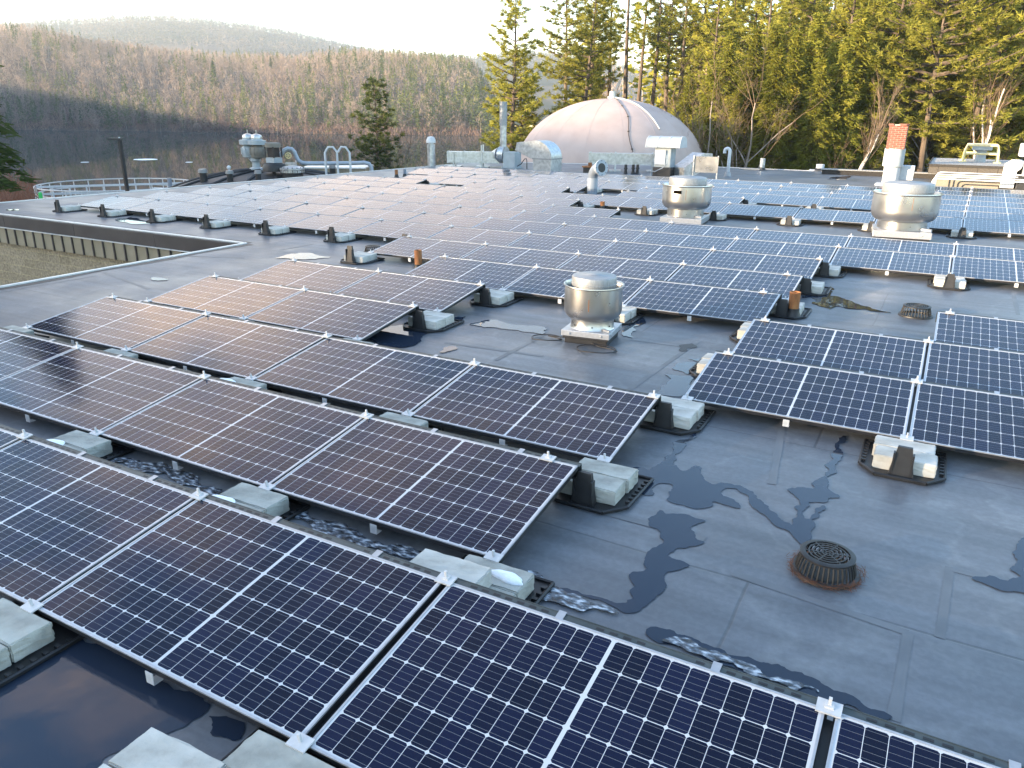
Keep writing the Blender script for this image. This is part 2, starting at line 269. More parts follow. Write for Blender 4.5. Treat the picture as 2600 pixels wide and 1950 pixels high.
# ------------------------------------------------------------------ mesh builder
class MB:
    def __init__(s): s.v, s.f, s.uv = [], [], {}
    def quad(s, a, b, c, d, uv=None):
        i = len(s.v); s.v += [tuple(a), tuple(b), tuple(c), tuple(d)]
        if uv: s.uv[len(s.f)] = uv
        s.f.append((i, i + 1, i + 2, i + 3))
    def tri(s, a, b, c): i = len(s.v); s.v += [tuple(a), tuple(b), tuple(c)]; s.f.append((i, i + 1, i + 2))
    def box(s, c, size, rz=0, rx=0, taper=1.0):
        hx, hy, hz = size[0] / 2, size[1] / 2, size[2] / 2
        mm = Matrix.Rotation(rz, 3, 'Z') @ Matrix.Rotation(rx, 3, 'X'); i = len(s.v)
        for z in (-1, 1):
            k = taper if z > 0 else 1
            for x, y in ((-1, -1), (1, -1), (1, 1), (-1, 1)):
                s.v.append(tuple(Vector(c) + mm @ Vector((x * hx * k, y * hy * k, z * hz))))
        for q in ((3, 2, 1, 0), (4, 5, 6, 7), (0, 1, 5, 4), (1, 2, 6, 5), (2, 3, 7, 6), (3, 0, 4, 7)): s.f.append(tuple(i + j for j in q))
    def b2(s, x0, x1, y0, y1, z0, z1): s.box(((x0 + x1) / 2, (y0 + y1) / 2, (z0 + z1) / 2), (x1 - x0, y1 - y0, z1 - z0))
    def lathe(s, prof, n=32, c=(0, 0, 0), cap0=True, cap1=True):
        i = len(s.v)
        for r, z in prof:
            for k in range(n): a = 2 * PI * k / n; s.v.append((c[0] + r * math.cos(a), c[1] + r * math.sin(a), c[2] + z))
        for j in range(len(prof) - 1):
            for k in range(n): k2 = (k + 1) % n; s.f.append((i + j * n + k, i + j * n + k2, i + (j + 1) * n + k2, i + (j + 1) * n + k))
        if cap0: s.f.append(tuple(i + k for k in reversed(range(n))))
        if cap1: s.f.append(tuple(i + (len(prof) - 1) * n + k for k in range(n)))
    def tube(s, pts, r, n=8, cap=True):
        pts = [Vector(p) for p in pts]; rs = r if isinstance(r, (list, tuple)) else [r] * len(pts); i = len(s.v); up = None
        for j, p in enumerate(pts):
            d = (pts[min(j + 1, len(pts) - 1)] - pts[max(j - 1, 0)]).normalized()
            if up is None: up = Vector((0, 0, 1)) if abs(d.z) < .9 else Vector((1, 0, 0))
            a = (up - d * up.dot(d)).normalized(); b = d.cross(a); up = a
            for k in range(n): t = 2 * PI * k / n; s.v.append(tuple(p + (a * math.cos(t) + b * math.sin(t)) * rs[j]))
        for j in range(len(pts) - 1):
            for k in range(n): k2 = (k + 1) % n; s.f.append((i + j * n + k, i + j * n + k2, i + (j + 1) * n + k2, i + (j + 1) * n + k))
        if cap: s.f.append(tuple(i + k for k in reversed(range(n)))); s.f.append(tuple(i + (len(pts) - 1) * n + k for k in range(n)))
    def prism(s, poly, z0, z1):
        n = len(poly); i = len(s.v); s.v += [(x, y, z0) for x, y in poly] + [(x, y, z1) for x, y in poly]
        s.f += [tuple(i + k for k in reversed(range(n))), tuple(i + n + k for k in range(n))]
        for k in range(n): k2 = (k + 1) % n; s.f.append((i + k, i + k2, i + n + k2, i + n + k))
    def extr(s, prof, d0, d1, org, ax):                   # profile (h, z) swept along the horizontal normal of ax
        ax = Vector(ax).normalized(); nn = Vector((-ax.y, ax.x, 0)); n = len(prof); i = len(s.v)
        for d in (d0, d1):
            for h, z in prof: s.v.append(tuple(Vector(org) + ax * h + nn * d + Vector((0, 0, z))))
        s.f += [tuple(i + k for k in range(n)), tuple(i + n + k for k in reversed(range(n)))]
        for k in range(n): k2 = (k + 1) % n; s.f.append((i + k2, i + k, i + n + k, i + n + k2))
    def mesh(s, name, ma, smooth=False, angle=40):
        me = bpy.data.meshes.new(name); me.from_pydata(s.v, [], s.f)
        for q in (ma if isinstance(ma, (list, tuple)) else [ma]): me.materials.append(M[q])
        if s.uv:
            uvl = me.uv_layers.new(name='UVMap')
            for fi, uv in s.uv.items():
                for li, c in zip(me.polygons[fi].loop_indices, uv): uvl.data[li].uv = c
        if smooth:
            me.polygons.foreach_set('use_smooth', [True] * len(me.polygons))
            try: me.set_sharp_from_angle(angle=R(angle))
            except Exception: pass
        me.update(); return me
    def build(s, name, ma, parent=None, loc=None, smooth=False, rz=0):
        o = bpy.data.objects.new(name, s.mesh(name, ma, smooth)); COL.objects.link(o)
        if parent: o.parent = parent
        if loc is not None: o.location = loc
        if rz: o.rotation_euler.z = rz
        return o
def bevel(o, w, seg=2):
    b = o.modifiers.new('edge', 'BEVEL'); b.width = w; b.segments = seg; b.limit_method = 'ANGLE'; return o
def thing(name, label, cat, loc=(0, 0, 0), rz=0, group=None):
    o = bpy.data.objects.new(name, None); COL.objects.link(o); o.location = loc; o.rotation_euler.z = rz; o.empty_display_size = .2
    o['label'] = label; o['category'] = cat
    if group: o['group'] = group
    return o
def tag(o, label, cat, group=None, kind=None):
    o['label'] = label; o['category'] = cat
    if group: o['group'] = group
    if kind: o['kind'] = kind
    return o
def struct(o): o['kind'] = 'structure'; return o
def place(me, name, parent=None, loc=(0, 0, 0), rz=0):
    o = bpy.data.objects.new(name, me); COL.objects.link(o)
    if parent: o.parent = parent
    o.location = loc; o.rotation_euler.z = rz
    return o
def arrays_mesh(name, V, Fq, ma):                          # numpy verts + quads
    me = bpy.data.meshes.new(name); nv, nf = len(V), len(Fq); k = Fq.shape[1]
    me.vertices.add(nv); me.vertices.foreach_set('co', V.astype(np.float32).ravel()); me.loops.add(nf * k); me.loops.foreach_set('vertex_index', Fq.astype(np.int32).ravel())
    me.polygons.add(nf); me.polygons.foreach_set('loop_start', np.arange(0, nf * k, k, dtype=np.int32))
    me.materials.append(M[ma]); me.update(calc_edges=True); me.validate(); return me
ORD = 'zeroth first second third fourth fifth sixth seventh eighth ninth tenth eleventh twelfth thirteenth fourteenth fifteenth sixteenth seventeenth eighteenth nineteenth twentieth'.split()

# ------------------------------------------------------------------ the flat-roofed building we stand on
NX, NY = -11.25, 10.15                                      # inner corner of the courtyard
ROOF = [(NX, -4), (NX, NY), (-21.6, NY), (-20.6, 30), (-20.5, 34.2), (-10.2, 37.35), (16, 37.6), (16, -4)]
bld = thing('flat_roof_building', 'wide flat roofed building with black rubber roof, bronze fascia and split block wall', 'building')
mb = MB(); mb.prism(ROOF, -.3, 0); mb.build('roof_deck', 'roof', bld)
mb = MB()
inset = [(NX + .05, -3.9), (NX + .05, NY + .12), (-21.4, NY + .12), (-20.4, 30), (-20.3, 34), (-10.2, 37.1), (15.9, 37.3), (15.9, -3.9)]
for i in range(len(inset)):
    (x0, y0), (x1, y1) = inset[i], inset[(i + 1) % len(inset)]
    u = 0; L_ = math.hypot(x1 - x0, y1 - y0)
    mb.quad((x0, y0, -6), (x1, y1, -6), (x1, y1, -.3), (x0, y0, -.3), [(0, 0), (L_, 0), (L_, 5.7), (0, 5.7)])
mb.build('wall', 'split', bld)
mb = MB()                                                    # bronze fascia band in folded lengths
x = -21.6
while x < NX - .02:
    x2 = min(x + 2.62, NX); mb.b2(x + .004, x2 - .004, NY - .035, NY - .003, -.27, -.012); x = x2
for y in np.arange(-4, NY - .05, 2.8): mb.b2(NX - .035, NX - .003, y + .004, min(y + 2.796, NY - .04), -.27, -.012)
bevel(mb.build('fascia_band', 'bronze', bld), .006)
mb = MB(); mb.b2(-21.6, NX - .04, NY - .06, NY - .036, -.292, -.274); mb.b2(NX - .06, NX - .036, -4, NY - .065, -.292, -.274); mb.build('drip_trim', 'trim', bld)
mb = MB(); mb.b2(-21.6, NX + .02, NY + .0, NY + .1, -.66, -.302); mb.b2(NX, NX + .03, -4, NY - .002, -.66, -.302); mb.build('soffit_panel', 'tan', bld)
mb = MB()
for x in np.arange(-21.5, NX, .355): mb.b2(x - .016, x + .016, NY - .03, NY - .002, -.66, -.296)
mb.build('panel_batten', 'bronze', bld)['kind'] = 'stuff'
mb = MB()                                                    # pale sheet-metal edge round the roof
edge = [(NX + .02, -4), (NX + .02, NY + .02), (-21.55, NY + .02), (-20.57, 30), (-20.47, 34.15), (-10.2, 37.3), (15.9, 37.55)]
for a, b in zip(edge, edge[1:]):
    a, b = Vector((*a, 0)), Vector((*b, 0)); d = (b - a).normalized(); nn = Vector((-d.y, d.x, 0))
    w = .035
    mb.quad(a - nn * w + Vector((0, 0, .022)), b - nn * w + Vector((0, 0, .022)), b + nn * w + Vector((0, 0, .022)), a + nn * w + Vector((0, 0, .022)))
    mb.quad(a - nn * w + Vector((0, 0, .0)), b - nn * w + Vector((0, 0, .0)), b - nn * w + Vector((0, 0, .022)), a - nn * w + Vector((0, 0, .022)))
    mb.quad(b + nn * w + Vector((0, 0, .0)), a + nn * w + Vector((0, 0, .0)), a + nn * w + Vector((0, 0, .022)), b + nn * w + Vector((0, 0, .022)))
mb.build('roof_edge_trim', 'trim', bld)
mb = MB()                                                    # dark flashing strip just inside the edge
for a, b in zip(edge[:3], edge[1:3]):
    a, b = Vector((*a, 0)), Vector((*b, 0)); d = (b - a).normalized(); nn = Vector((d.y, -d.x, 0)); n_ = 24
    for k in range(n_):
        p, q = a.lerp(b, k / n_), a.lerp(b, (k + 1) / n_); w1, w2 = .12 + .05 * math.sin(k * 1.9), .12 + .05 * math.sin((k + 1) * 1.9)
        mb.quad(p + nn * .04 + Vector((0, 0, .004)), q + nn * .04 + Vector((0, 0, .004)), q + nn * (.04 + w2) + Vector((0, 0, .004)), p + nn * (.04 + w1) + Vector((0, 0, .004)))
mb.build('edge_flashing', 'black_plastic', bld)

# ------------------------------------------------------------------ puddles, ice and snow lying on the roof
def smooth_poly(pts, it=2, jit=.0, seed=0):
    r = random.Random(seed); pts = [Vector(p) for p in pts]
    for k in range(it):
        out = []
        for i, p in enumerate(pts):
            q = pts[(i + 1) % len(pts)]; d = (q - p).length * jit
            out += [p.lerp(q, .25) + Vector((r.uniform(-d, d), r.uniform(-d, d), 0)), p.lerp(q, .75) + Vector((r.uniform(-d, d), r.uniform(-d, d), 0))]
        pts = out
    return pts
def sheet(name, label, cat, poly, ma, z=.004, jit=.08, seed=1, kind='structure', group=None, it=2):
    P_ = [on(*p) for p in poly]; rq = random.Random(seed * 7 + 1); Q_ = []
    for i_, p_ in enumerate(P_):
        q_ = P_[(i_ + 1) % len(P_)]; e_ = q_ - p_; nn_ = Vector((-e_.y, e_.x, 0)); n_ = 1 if e_.length < .12 else 3
        for j_ in range(n_): Q_.append(p_ + e_ * (j_ / n_) + nn_ * (rq.uniform(-.2, .2) if j_ else 0) * min(1, .45 / max(e_.length, .01)))
    pts = smooth_poly(Q_, it, jit, seed); c = sum(pts, Vector()) / len(pts)
    v = [(p.x - c.x, p.y - c.y, 0) for p in pts]
    tri = tessellate_polygon([[Vector(p) for p in v]])
    me = bpy.data.meshes.new(name); me.from_pydata(v, [], [t if (Vector(v[t[1]]) - Vector(v[t[0]])).cross(Vector(v[t[2]]) - Vector(v[t[0]])).z > 0 else t[::-1] for t in tri]); me.materials.append(M[ma])
    o = bpy.data.objects.new(name, me); COL.objects.link(o); o.location = (c.x, c.y, z); tag(o, label, cat, group, kind); return o
def cp(x0, y0, sc, pts): return [(x0 + x * sc, y0 + y * sc) for x, y in pts]
Q2 = lambda p: cp(1500, 850, .27125, p); R6 = lambda p: cp(1700, 600, .40687, p); R8 = lambda p: cp(1700, 1275, .40687, p)
R5 = lambda p: cp(850, 600, .40687, p); R4 = lambda p: cp(0, 600, .40687, p); R7 = lambda p: cp(0, 1275, .40687, p); FV = lambda p: cp(0, 0, 1.17541, p)
Q5 = lambda p: cp(0, 300, .27125, p); Q4 = lambda p: cp(500, 380, .27125, p); Q1 = lambda p: cp(400, 1100, .40687, p); Q6 = lambda p: cp(2000, 300, .27125, p); Q7 = lambda p: cp(1500, 300, .27125, p)
PUD = [
 (R7([(-200, 1700), (-250, 1100), (100, 950), (330, 800), (700, 900), (1150, 1180), (1330, 1260), (1270, 1330), (1170, 1380), (1020, 1480), (880, 1570), (820, 1560), (740, 1550), (640, 1600), (600, 1700), (300, 1900)]), 'wide dark rain puddle in front of the nearest panel row'),
 (R7([(1290, 1330), (1440, 1330), (1530, 1420), (1500, 1500), (1400, 1480), (1310, 1450), (1330, 1400)]), 'small dark puddle beside the stacked pale blocks at the picture bottom'),
 (Q2([(1030, 830), (870, 990), (780, 1120), (770, 1200), (800, 1250), (880, 1285), (960, 1240), (1020, 1225), (1040, 1290), (1045, 1350), (1100, 1390), (1170, 1410), (1215, 1390), (1380, 1410), (1480, 1460), (1560, 1510), (1640, 1600), (1720, 1680), (1640, 1680), (1560, 1620), (1480, 1540), (1380, 1450), (1260, 1430), (1210, 1490), (1300, 1540), (1420, 1600), (1380, 1640), (1150, 1560), (1130, 1620), (960, 1640), (860, 1600), (700, 1540), (770, 1460), (770, 1390), (640, 1390), (570, 1450), (600, 1520), (480, 1500), (250, 1460), (170, 1490), (120, 1530), (-10, 1580), (-20, 1500), (110, 1400), (300, 1280), (480, 1240), (560, 1275), (620, 1220), (730, 1130), (860, 990), (990, 850)]), 'branching blue puddle beside the right end of the second panel row'),
 (FV([(1420, 1100), (1500, 1120), (1530, 1128), (1490, 1140), (1500, 1165), (1525, 1175), (1480, 1185), (1440, 1200), (1490, 1225), (1440, 1235), (1440, 1262), (1410, 1290), (1395, 1312), (1365, 1330), (1330, 1312), (1230, 1290), (1130, 1262), (1180, 1265), (1300, 1295), (1355, 1300), (1375, 1265), (1355, 1245), (1400, 1230), (1395, 1195), (1425, 1180), (1430, 1150), (1400, 1130)]), 'thin jagged puddle trailing down the membrane left of the drain'),
 (R6([(1110, 1245), (1085, 1350), (1070, 1400), (1040, 1430), (1010, 1490), (990, 1540), (1000, 1590), (1070, 1640), (900, 1665), (830, 1659), (770, 1610), (720, 1578), (820, 1572), (920, 1575), (960, 1480), (1000, 1420), (1040, 1340), (1075, 1250)]), 'narrow wet channel running from the right panel block'),
 (R8([(540, -20), (590, 0), (700, 110), (770, 155), (765, 110), (800, 60), (810, -10), (860, -5), (838, 60), (845, 115), (880, 100), (910, 60), (930, 25), (975, 22), (978, 45), (930, 70), (905, 130), (880, 185), (892, 265), (840, 285), (790, 220), (700, 165), (600, 85), (500, 20), (480, -10)]), 'forked dark stream of water running into the near roof drain'),
 (R8([(2300, 150), (2170, 250), (2150, 300), (2140, 400), (2165, 480), (2090, 492), (1990, 458), (1880, 478), (1990, 528), (2110, 560), (2300, 600)]), 'blue puddle at the far right edge beyond the drain'),
 (R8([(-150, 770), (0, 800), (180, 870), (330, 925), (560, 1010), (760, 1060), (900, 1100), (1150, 1210), (1390, 1335), (1395, 1370), (1200, 1320), (950, 1240), (800, 1180), (400, 1030), (0, 900), (-150, 850)]), 'long wet strip along the rear rail of the nearest panel row'),
 (Q2([(890, 220), (1000, 228), (1090, 238), (1070, 262), (960, 245)]), 'thin sliver of water by the left end of the right panel block'),
 (Q2([(750, 312), (830, 265), (950, 262), (1070, 262), (1010, 330), (960, 372), (900, 375), (860, 350), (800, 335)]), 'pale puddle left of the right panel block'),
 (Q2([(680, 376), (760, 380), (880, 392), (970, 390), (930, 450), (850, 585), (720, 575), (600, 562), (650, 520), (700, 480), (750, 425), (740, 395)]), 'larger pale puddle left of the right panel block near its ballast tray'),
 (R6([(860, 345), (930, 330), (1010, 315), (1020, 350), (995, 372), (1060, 380), (1120, 402), (1180, 425), (1215, 438), (1300, 462), (1390, 484), (1290, 470), (1200, 455), (1130, 455), (1050, 438), (1000, 460), (950, 440), (905, 430), (915, 400), (890, 380), (820, 385)]), 'ragged white puddle beside the tall rusty pipe'),
 (R5([(150, 640), (400, 555), (640, 510), (690, 520), (640, 570), (560, 610), (530, 660), (470, 692), (300, 700)]), 'dark puddle under the right end of the fourth panel row'),
 (R5([(640, 535), (740, 510), (820, 502), (800, 520), (690, 550)]), 'thin dark puddle in front of the middle exhaust fan, left of it'),
 (R5([(835, 550), (940, 523), (1100, 552), (1335, 583), (1290, 615), (1180, 600), (1000, 570), (860, 556)]), 'long shallow puddle left of the middle exhaust fan'),
 (R5([(640, 727), (700, 692), (775, 684), (745, 712), (680, 732)]), 'short puddle behind the third panel row'),
 (R5([(1790, 590), (1850, 530), (1920, 505), (1900, 560), (1860, 600), (1870, 640), (1800, 625)]), 'small puddle at the right foot of the middle exhaust fan'),
 (Q5([(1080, 945), (1230, 928), (1430, 975), (1440, 990), (1240, 996)]), 'bright white puddle in front of the far left panel block'),
 (Q4([(720, 1022), (860, 985), (960, 968), (1100, 980), (1270, 1010), (1100, 1030), (960, 1030), (840, 1020)]), 'pale puddle behind the fifth panel row'),
 (Q5([(1400, 1500), (1450, 1492), (1540, 1505), (1565, 1520), (1480, 1526), (1420, 1518)]), 'small oval puddle by the courtyard edge'),
 (Q5([(60, 852), (180, 858), (200, 866), (90, 866)]), 'thin puddle near the far roof corner'),
 (Q6([(360, 572), (440, 552), (590, 540), (560, 570), (480, 582)]), 'brown puddle left of the chimney'),
]
for i, (p, lab) in enumerate(PUD): sheet('puddle', lab, 'puddle', p, 'puddle', .004 + i * .00025, .13, i + 3)
ICE = [
 (R4([(640, 1380), (700, 1355), (860, 1400), (1060, 1450), (1250, 1540), (1390, 1590), (1340, 1640), (1100, 1560), (900, 1480), (700, 1420)]), 'strip of refrozen slush between the first and second panel rows'),
 (Q1([(750, 500), (850, 485), (1000, 540), (1250, 620), (1320, 680), (1500, 700), (1720, 790), (1700, 850), (1450, 760), (1200, 680), (950, 590)]), 'crusty ice strip under the low edge of the second panel row'),
 (R8([(-80, 860), (60, 850), (280, 940), (460, 1000), (560, 1060), (600, 1110), (860, 1150), (960, 1210), (700, 1150), (450, 1060), (200, 960), (0, 900)]), 'icy crust along the rear rail of the nearest row'),
 (FV([(1135, 1235), (1200, 1275), (1330, 1320), (1345, 1335), (1250, 1325), (1150, 1290)]), 'icy crust beside the pale blocks at the end of the second row'),
]
for i, (p, lab) in enumerate(ICE): sheet('ice_crust', lab, 'ice', p, 'ice', .011 + i * .0003, .14, i + 40, 'stuff')
SEAMS = [((2412, 1440), (2386, 1620)), ((2306, 1606), (2268, 1830)), ((1860, 1455), (2306, 1608)), ((2412, 1445), (2600, 1492)), ((1774, 866), (1600, 988)), ((1568, 858), (1722, 878)), ((1258, 915), (1392, 845)), ((1130, 870), (1380, 905)), ((2570, 735), (2585, 800)), ((0, 742), (245, 700)), ((265, 692), (378, 734)), ((710, 635), (795, 620)), ((470, 650), (620, 655)), ((1490, 1290), (1790, 1370)), ((2000, 1000), (1960, 1230))]
for si, (a, b) in enumerate(SEAMS):
    p, q = on(*a), on(*b); L_ = (q - p).length; n_ = max(2, int(L_ / .25)); d = (q - p).normalized(); nn = Vector((-d.y, d.x, 0)); rr = random.Random(int(a[0])); mb = MB(); w = [(.022 + rr.random() * .008) for _ in range(n_ + 1)]
    for k in range(n_):
        c0, c1 = p.lerp(q, k / n_) + Vector((0, 0, .0018 + si * .0001)), p.lerp(q, (k + 1) / n_) + Vector((0, 0, .0018 + si * .0001)); mb.quad(c0 - nn * w[k], c1 - nn * w[k + 1], c1 + nn * w[k + 1], c0 + nn * w[k])
    mb.build('membrane_seam', 'roof_lap', bld)
PATCH = [[(1395, 845), (1490, 905), (1640, 850), (1560, 800)], [(2290, 760), (2440, 790), (2380, 830), (2230, 800)], [(1080, 1000), (1180, 960), (1240, 985), (1150, 1025)]]
for k, q in enumerate(PATCH[:2]): mb = MB(); v = [on(*c) + Vector((0, 0, .0012)) for c in q]; mb.v += [tuple(c) for c in v]; mb.f.append((0, 1, 2, 3) if (v[1] - v[0]).cross(v[2] - v[0]).z > 0 else (3, 2, 1, 0)); mb.build('membrane_patch', 'roof_lap', bld)
sheet('tar_patch', 'small dark sealant patch on the membrane beside the right panel block', 'patch', Q2([(815, 105), (850, 95), (920, 90), (945, 80), (960, 92), (1000, 110), (985, 125), (920, 130), (870, 160), (845, 160), (850, 125)]), 'black_plastic', .005, .05, 5, 'thing')

# ------------------------------------------------------------------ solar array
PITCHX = PL + GAP; X0, SK = -8.56088, .04117
YS = [1.615, 3.069, 4.508, 5.96, 7.371, 8.775, 10.134, 11.621, 13.054, 14.458, 15.857, 17.321, 18.712, 20.168]
while len(YS) < 19: YS.append(YS[-1] + 1.43)
OCC = {0: [(1, 7)], 1: [(0, 4)], 2: [(0, 4)], 3: [(0, 2), (4, 7)], 4: [(0, 2), (4, 7)], 5: [(1, 4), (5, 7)], 6: [(0, 4)], 7: [(-6, 4)], 8: [(-6, 7)], 9: [(-6, 7)],
       10: [(-6, 1)], 11: [(-6, 0)], 12: [(-6, 7)], 13: [(-6, -4), (-3, -1), (0, 2), (4, 7)], 14: [(-5, -1), (0, 7)], 15: [(-5, 7)], 16: [(-6, 7)], 17: [(-6, 7)], 18: [(4, 7)]}
LZ = .12
def seamx(r, c): return X0 + c * PITCHX + SK * r + (.03 if r == 0 and c >= 5 else 0)
cT, sT = math.cos(TILT), math.sin(TILT)
def T(x, s, h): return (x, s * cT - h * sT, LZ + s * sT + h * cT)
def tbox(mb, x0, x1, s0, s1, h0, h1):
    i = len(mb.v); mb.v += [T(x, s, h) for h in (h0, h1) for x, s in ((x0, s0), (x1, s0), (x1, s1), (x0, s1))]
    for q in ((3, 2, 1, 0), (4, 5, 6, 7), (0, 1, 5, 4), (1, 2, 6, 5), (2, 3, 7, 6), (3, 0, 4, 7)): mb.f.append(tuple(i + j for j in q))
hl = PL / 2
mb = MB(); lip = .0095
for h0, h1 in ((-.009, 0), (-.036, -.0092)):
    tbox(mb, -hl, hl, 0, lip, h0, h1); tbox(mb, -hl, hl, PW - lip, PW, h0, h1); tbox(mb, -hl, -hl + lip, lip, PW - lip, h0, h1); tbox(mb, hl - lip, hl, lip, PW - lip, h0, h1)
FRAME = mb.mesh('frame', ['alu', 'black_metal'])
for p in FRAME.polygons: p.material_index = 1 if p.index >= 24 else 0
mb = MB(); a, b_ = hl - lip, PW / 2 - lip
mb.quad(T(-a, lip, -.003), T(a, lip, -.003), T(a, PW - lip, -.003), T(-a, PW - lip, -.003), [(-a, -b_), (a, -b_), (a, b_), (-a, b_)])
GLASS = mb.mesh('glass', 'cells')
mb = MB(); mb.quad(T(-a, PW - lip, -.009), T(a, PW - lip, -.009), T(a, lip, -.009), T(-a, lip, -.009)); BACK = mb.mesh('back_sheet', 'white_paint')
mb = MB(); tbox(mb, -hl - .008, hl + .008, PW + .004, PW + .04, -.012, -.008); tbox(mb, -hl - .008, hl + .008, PW + .04, PW + .044, -.14, -.006)
for x in list(np.arange(-hl + .1, -hl + .5, .062)) + list(np.arange(-.1, .1, .062)) + list(np.arange(hl - .5, hl - .1, .062)):
    tbox(mb, x, x + .036, PW + .016, PW + .028, -.0078, -.0068)
DEFL = mb.mesh('wind_deflector', ['deflector', 'black_plastic'])
for p in DEFL.polygons:
    if p.index >= 12: p.material_index = 1
mb = MB(); tbox(mb, hl - .05, hl + GAP + .05, .015, PW - .015, -.06, -.0375); GAP_SHADE = mb.mesh('gap_shade_strip', 'black_plastic')  # black strip added under each seam so the gap reads as shade
mb = MB(); tbox(mb, -.045, .045, PW - .03, PW + .035, .001, .009); tbox(mb, -.006, .006, PW + .002, PW + .014, .009, .05); tbox(mb, -.016, .016, PW - .008, PW + .024, .009, .018)
CLAMP_HI = mb.mesh('clamp', 'alu_white')
mb = MB(); tbox(mb, -.045, .045, -.03, .03, .001, .008); tbox(mb, -.045, .045, -.034, -.03, -.05, .008); tbox(mb, -.006, .006, -.006, .006, .008, .045)
CLAMP_LO = mb.mesh('clamp', 'alu_white')
mb = MB(); mb.b2(-.024, .024, -.016, -.012, LZ - .08, LZ - .022); mb.b2(-.024, .024, -.012, .03, LZ - .08, LZ - .076); mb.b2(-.009, .009, -.0175, -.0165, LZ - .036, LZ - .03)
CLIP = mb.mesh('edge_clip', 'alu_white')
mb = MB(); tbox(mb, -.018, .018, PW - .006, PW + .046, -.006, -.002); tbox(mb, -.018, .018, PW + .046, PW + .05, -.03, -.002)
RCLIP = mb.mesh('edge_clip', 'alu')
def inframe(r, c):
    x, y = (seamx(r, c) + seamx(r, c + 1)) / 2, YS[r]
    for dx in (-.8, -.4, 0, .4, .8):
        for s in (.05, .5, .95):
            q = proj((x + dx, y + s * .98, LZ + s * .14))
            if q and -10 < q[0] < 2610 and 0 < q[1] < 1960: return True
    return False
npan = 0
for r, spans in OCC.items():
    vis = [(c, a, b) for a, b in spans for c in range(a, b) if inframe(r, c)]
    n = len(vis)
    for k, (c, a, b) in enumerate(vis):
        x = (seamx(r, c) + seamx(r, c + 1)) / 2; k2 = n - 1 - k
        side = f'{ORD[k + 1]} from the left' if k <= k2 else (f'{ORD[k2 + 1]} from the right' if k2 else 'at the right end')
        if k == 0: side = 'at the left end'
        rowname = 'nearest row' if r == 0 else ('farthest row' if r == 18 else f'{ORD[r + 1]} row back')
        p = thing('solar_panel', f'tilted dark blue solar panel {side} of the {rowname}', 'solar panel', (x, YS[r], 0), 0, 'solar panels in rows on the black roof')
        npan += 1; p.rotation_euler = (rnd.uniform(-.005, .005), rnd.uniform(-.004, .004), rnd.uniform(-.0015, .0015))
        place(FRAME, 'frame', p); place(GLASS, 'glass', p); place(BACK, 'back_sheet', p); place(DEFL, 'wind_deflector', p); place(CLIP, 'edge_clip', p)
        if r < 6:
            place(RCLIP, 'edge_clip', p, (-.27, 0, 0)); place(RCLIP, 'edge_clip', p, (.42, 0, 0))
        h2 = PITCHX / 2
        if c == a: place(CLAMP_HI, 'clamp', p, (-h2 + (.13 if r > 1 and c == a else 0), 0, 0))
        last = c == b - 1
        if not last: place(GAP_SHADE, 'gap_shade_strip', p)
        place(CLAMP_HI, 'clamp', p, (h2 - (.22 if last and r in (1, 5, 6) else .05 if last else 0), 0, 0)); place(CLAMP_LO, 'clamp', p, (h2 - (.05 if last else 0), 0, 0))
        if c == a: place(CLAMP_LO, 'clamp', p, (-h2 + .05, 0, 0))
print('panels', npan)

# ------------------------------------------------------------------ ballast trays and their concrete blocks
mb = MB(); oct_ = [(-.27, -.16), (-.27, .3), (.27, .3), (.27, -.16), (.16, -.3), (-.16, -.3)]
mb.prism(oct_[::-1], .003, .014)
rim = [(x * 1.0, y * 1.0) for x, y in oct_]
for i in range(6):
    p, q = Vector((*rim[i], .02)), Vector((*rim[(i + 1) % 6], .02)); mb.tube([p, q], .011, 6)
for s in (-1, 1):
    for k in range(7): mb.box((s * .25, -.1 + k * .055, .022), (.03, .02, .02))
TRAY = mb.mesh('tray_base', 'black_plastic')
mb = MB(); i = 0
mb.prism([(-.085, -.275), (-.085, -.2), (.085, -.2), (.085, -.275)][::-1], .012, .02)
vb = [(-.078, -.262), (.078, -.262), (.078, -.2), (-.078, -.2)]; vt = [(-.045, -.232), (.045, -.232), (.045, -.205), (-.045, -.205)]
i = len(mb.v); mb.v += [(x, y, .02) for x, y in vb] + [(x, y, .222) for x, y in vt]
for q in ((3, 2, 1, 0), (4, 5, 6, 7), (0, 1, 5, 4), (1, 2, 6, 5), (2, 3, 7, 6), (3, 0, 4, 7)): mb.f.append(tuple(i + j for j in q))
mb.box((-.06, -.237, .1), (.012, .05, .16)); mb.box((.06, -.237, .1), (.012, .05, .16))
UPR = mb.mesh('support_upright', 'black_plastic')
def rough_block(seed, pale):
    r = random.Random(seed); bm = bmesh.new(); bmesh.ops.create_cube(bm, size=1)
    bmesh.ops.scale(bm, vec=(.395, .192, .1), verts=bm.verts)
    bmesh.ops.bevel(bm, geom=list(bm.edges), offset=.006, segments=2, affect='EDGES')
    bmesh.ops.subdivide_edges(bm, edges=[e for e in bm.edges if e.calc_length() > .05], cuts=5, use_grid_fill=True)
    for v in bm.verts: v.co += Vector((r.gauss(0, .0016), r.gauss(0, .0016), r.gauss(0, .0012)))
    me = bpy.data.meshes.new('concrete_block'); bm.to_mesh(me); bm.free(); me.materials.append(M['concrete_pale' if pale else 'concrete']); return me
BLK = [rough_block(s, s > 2) for s in range(6)]
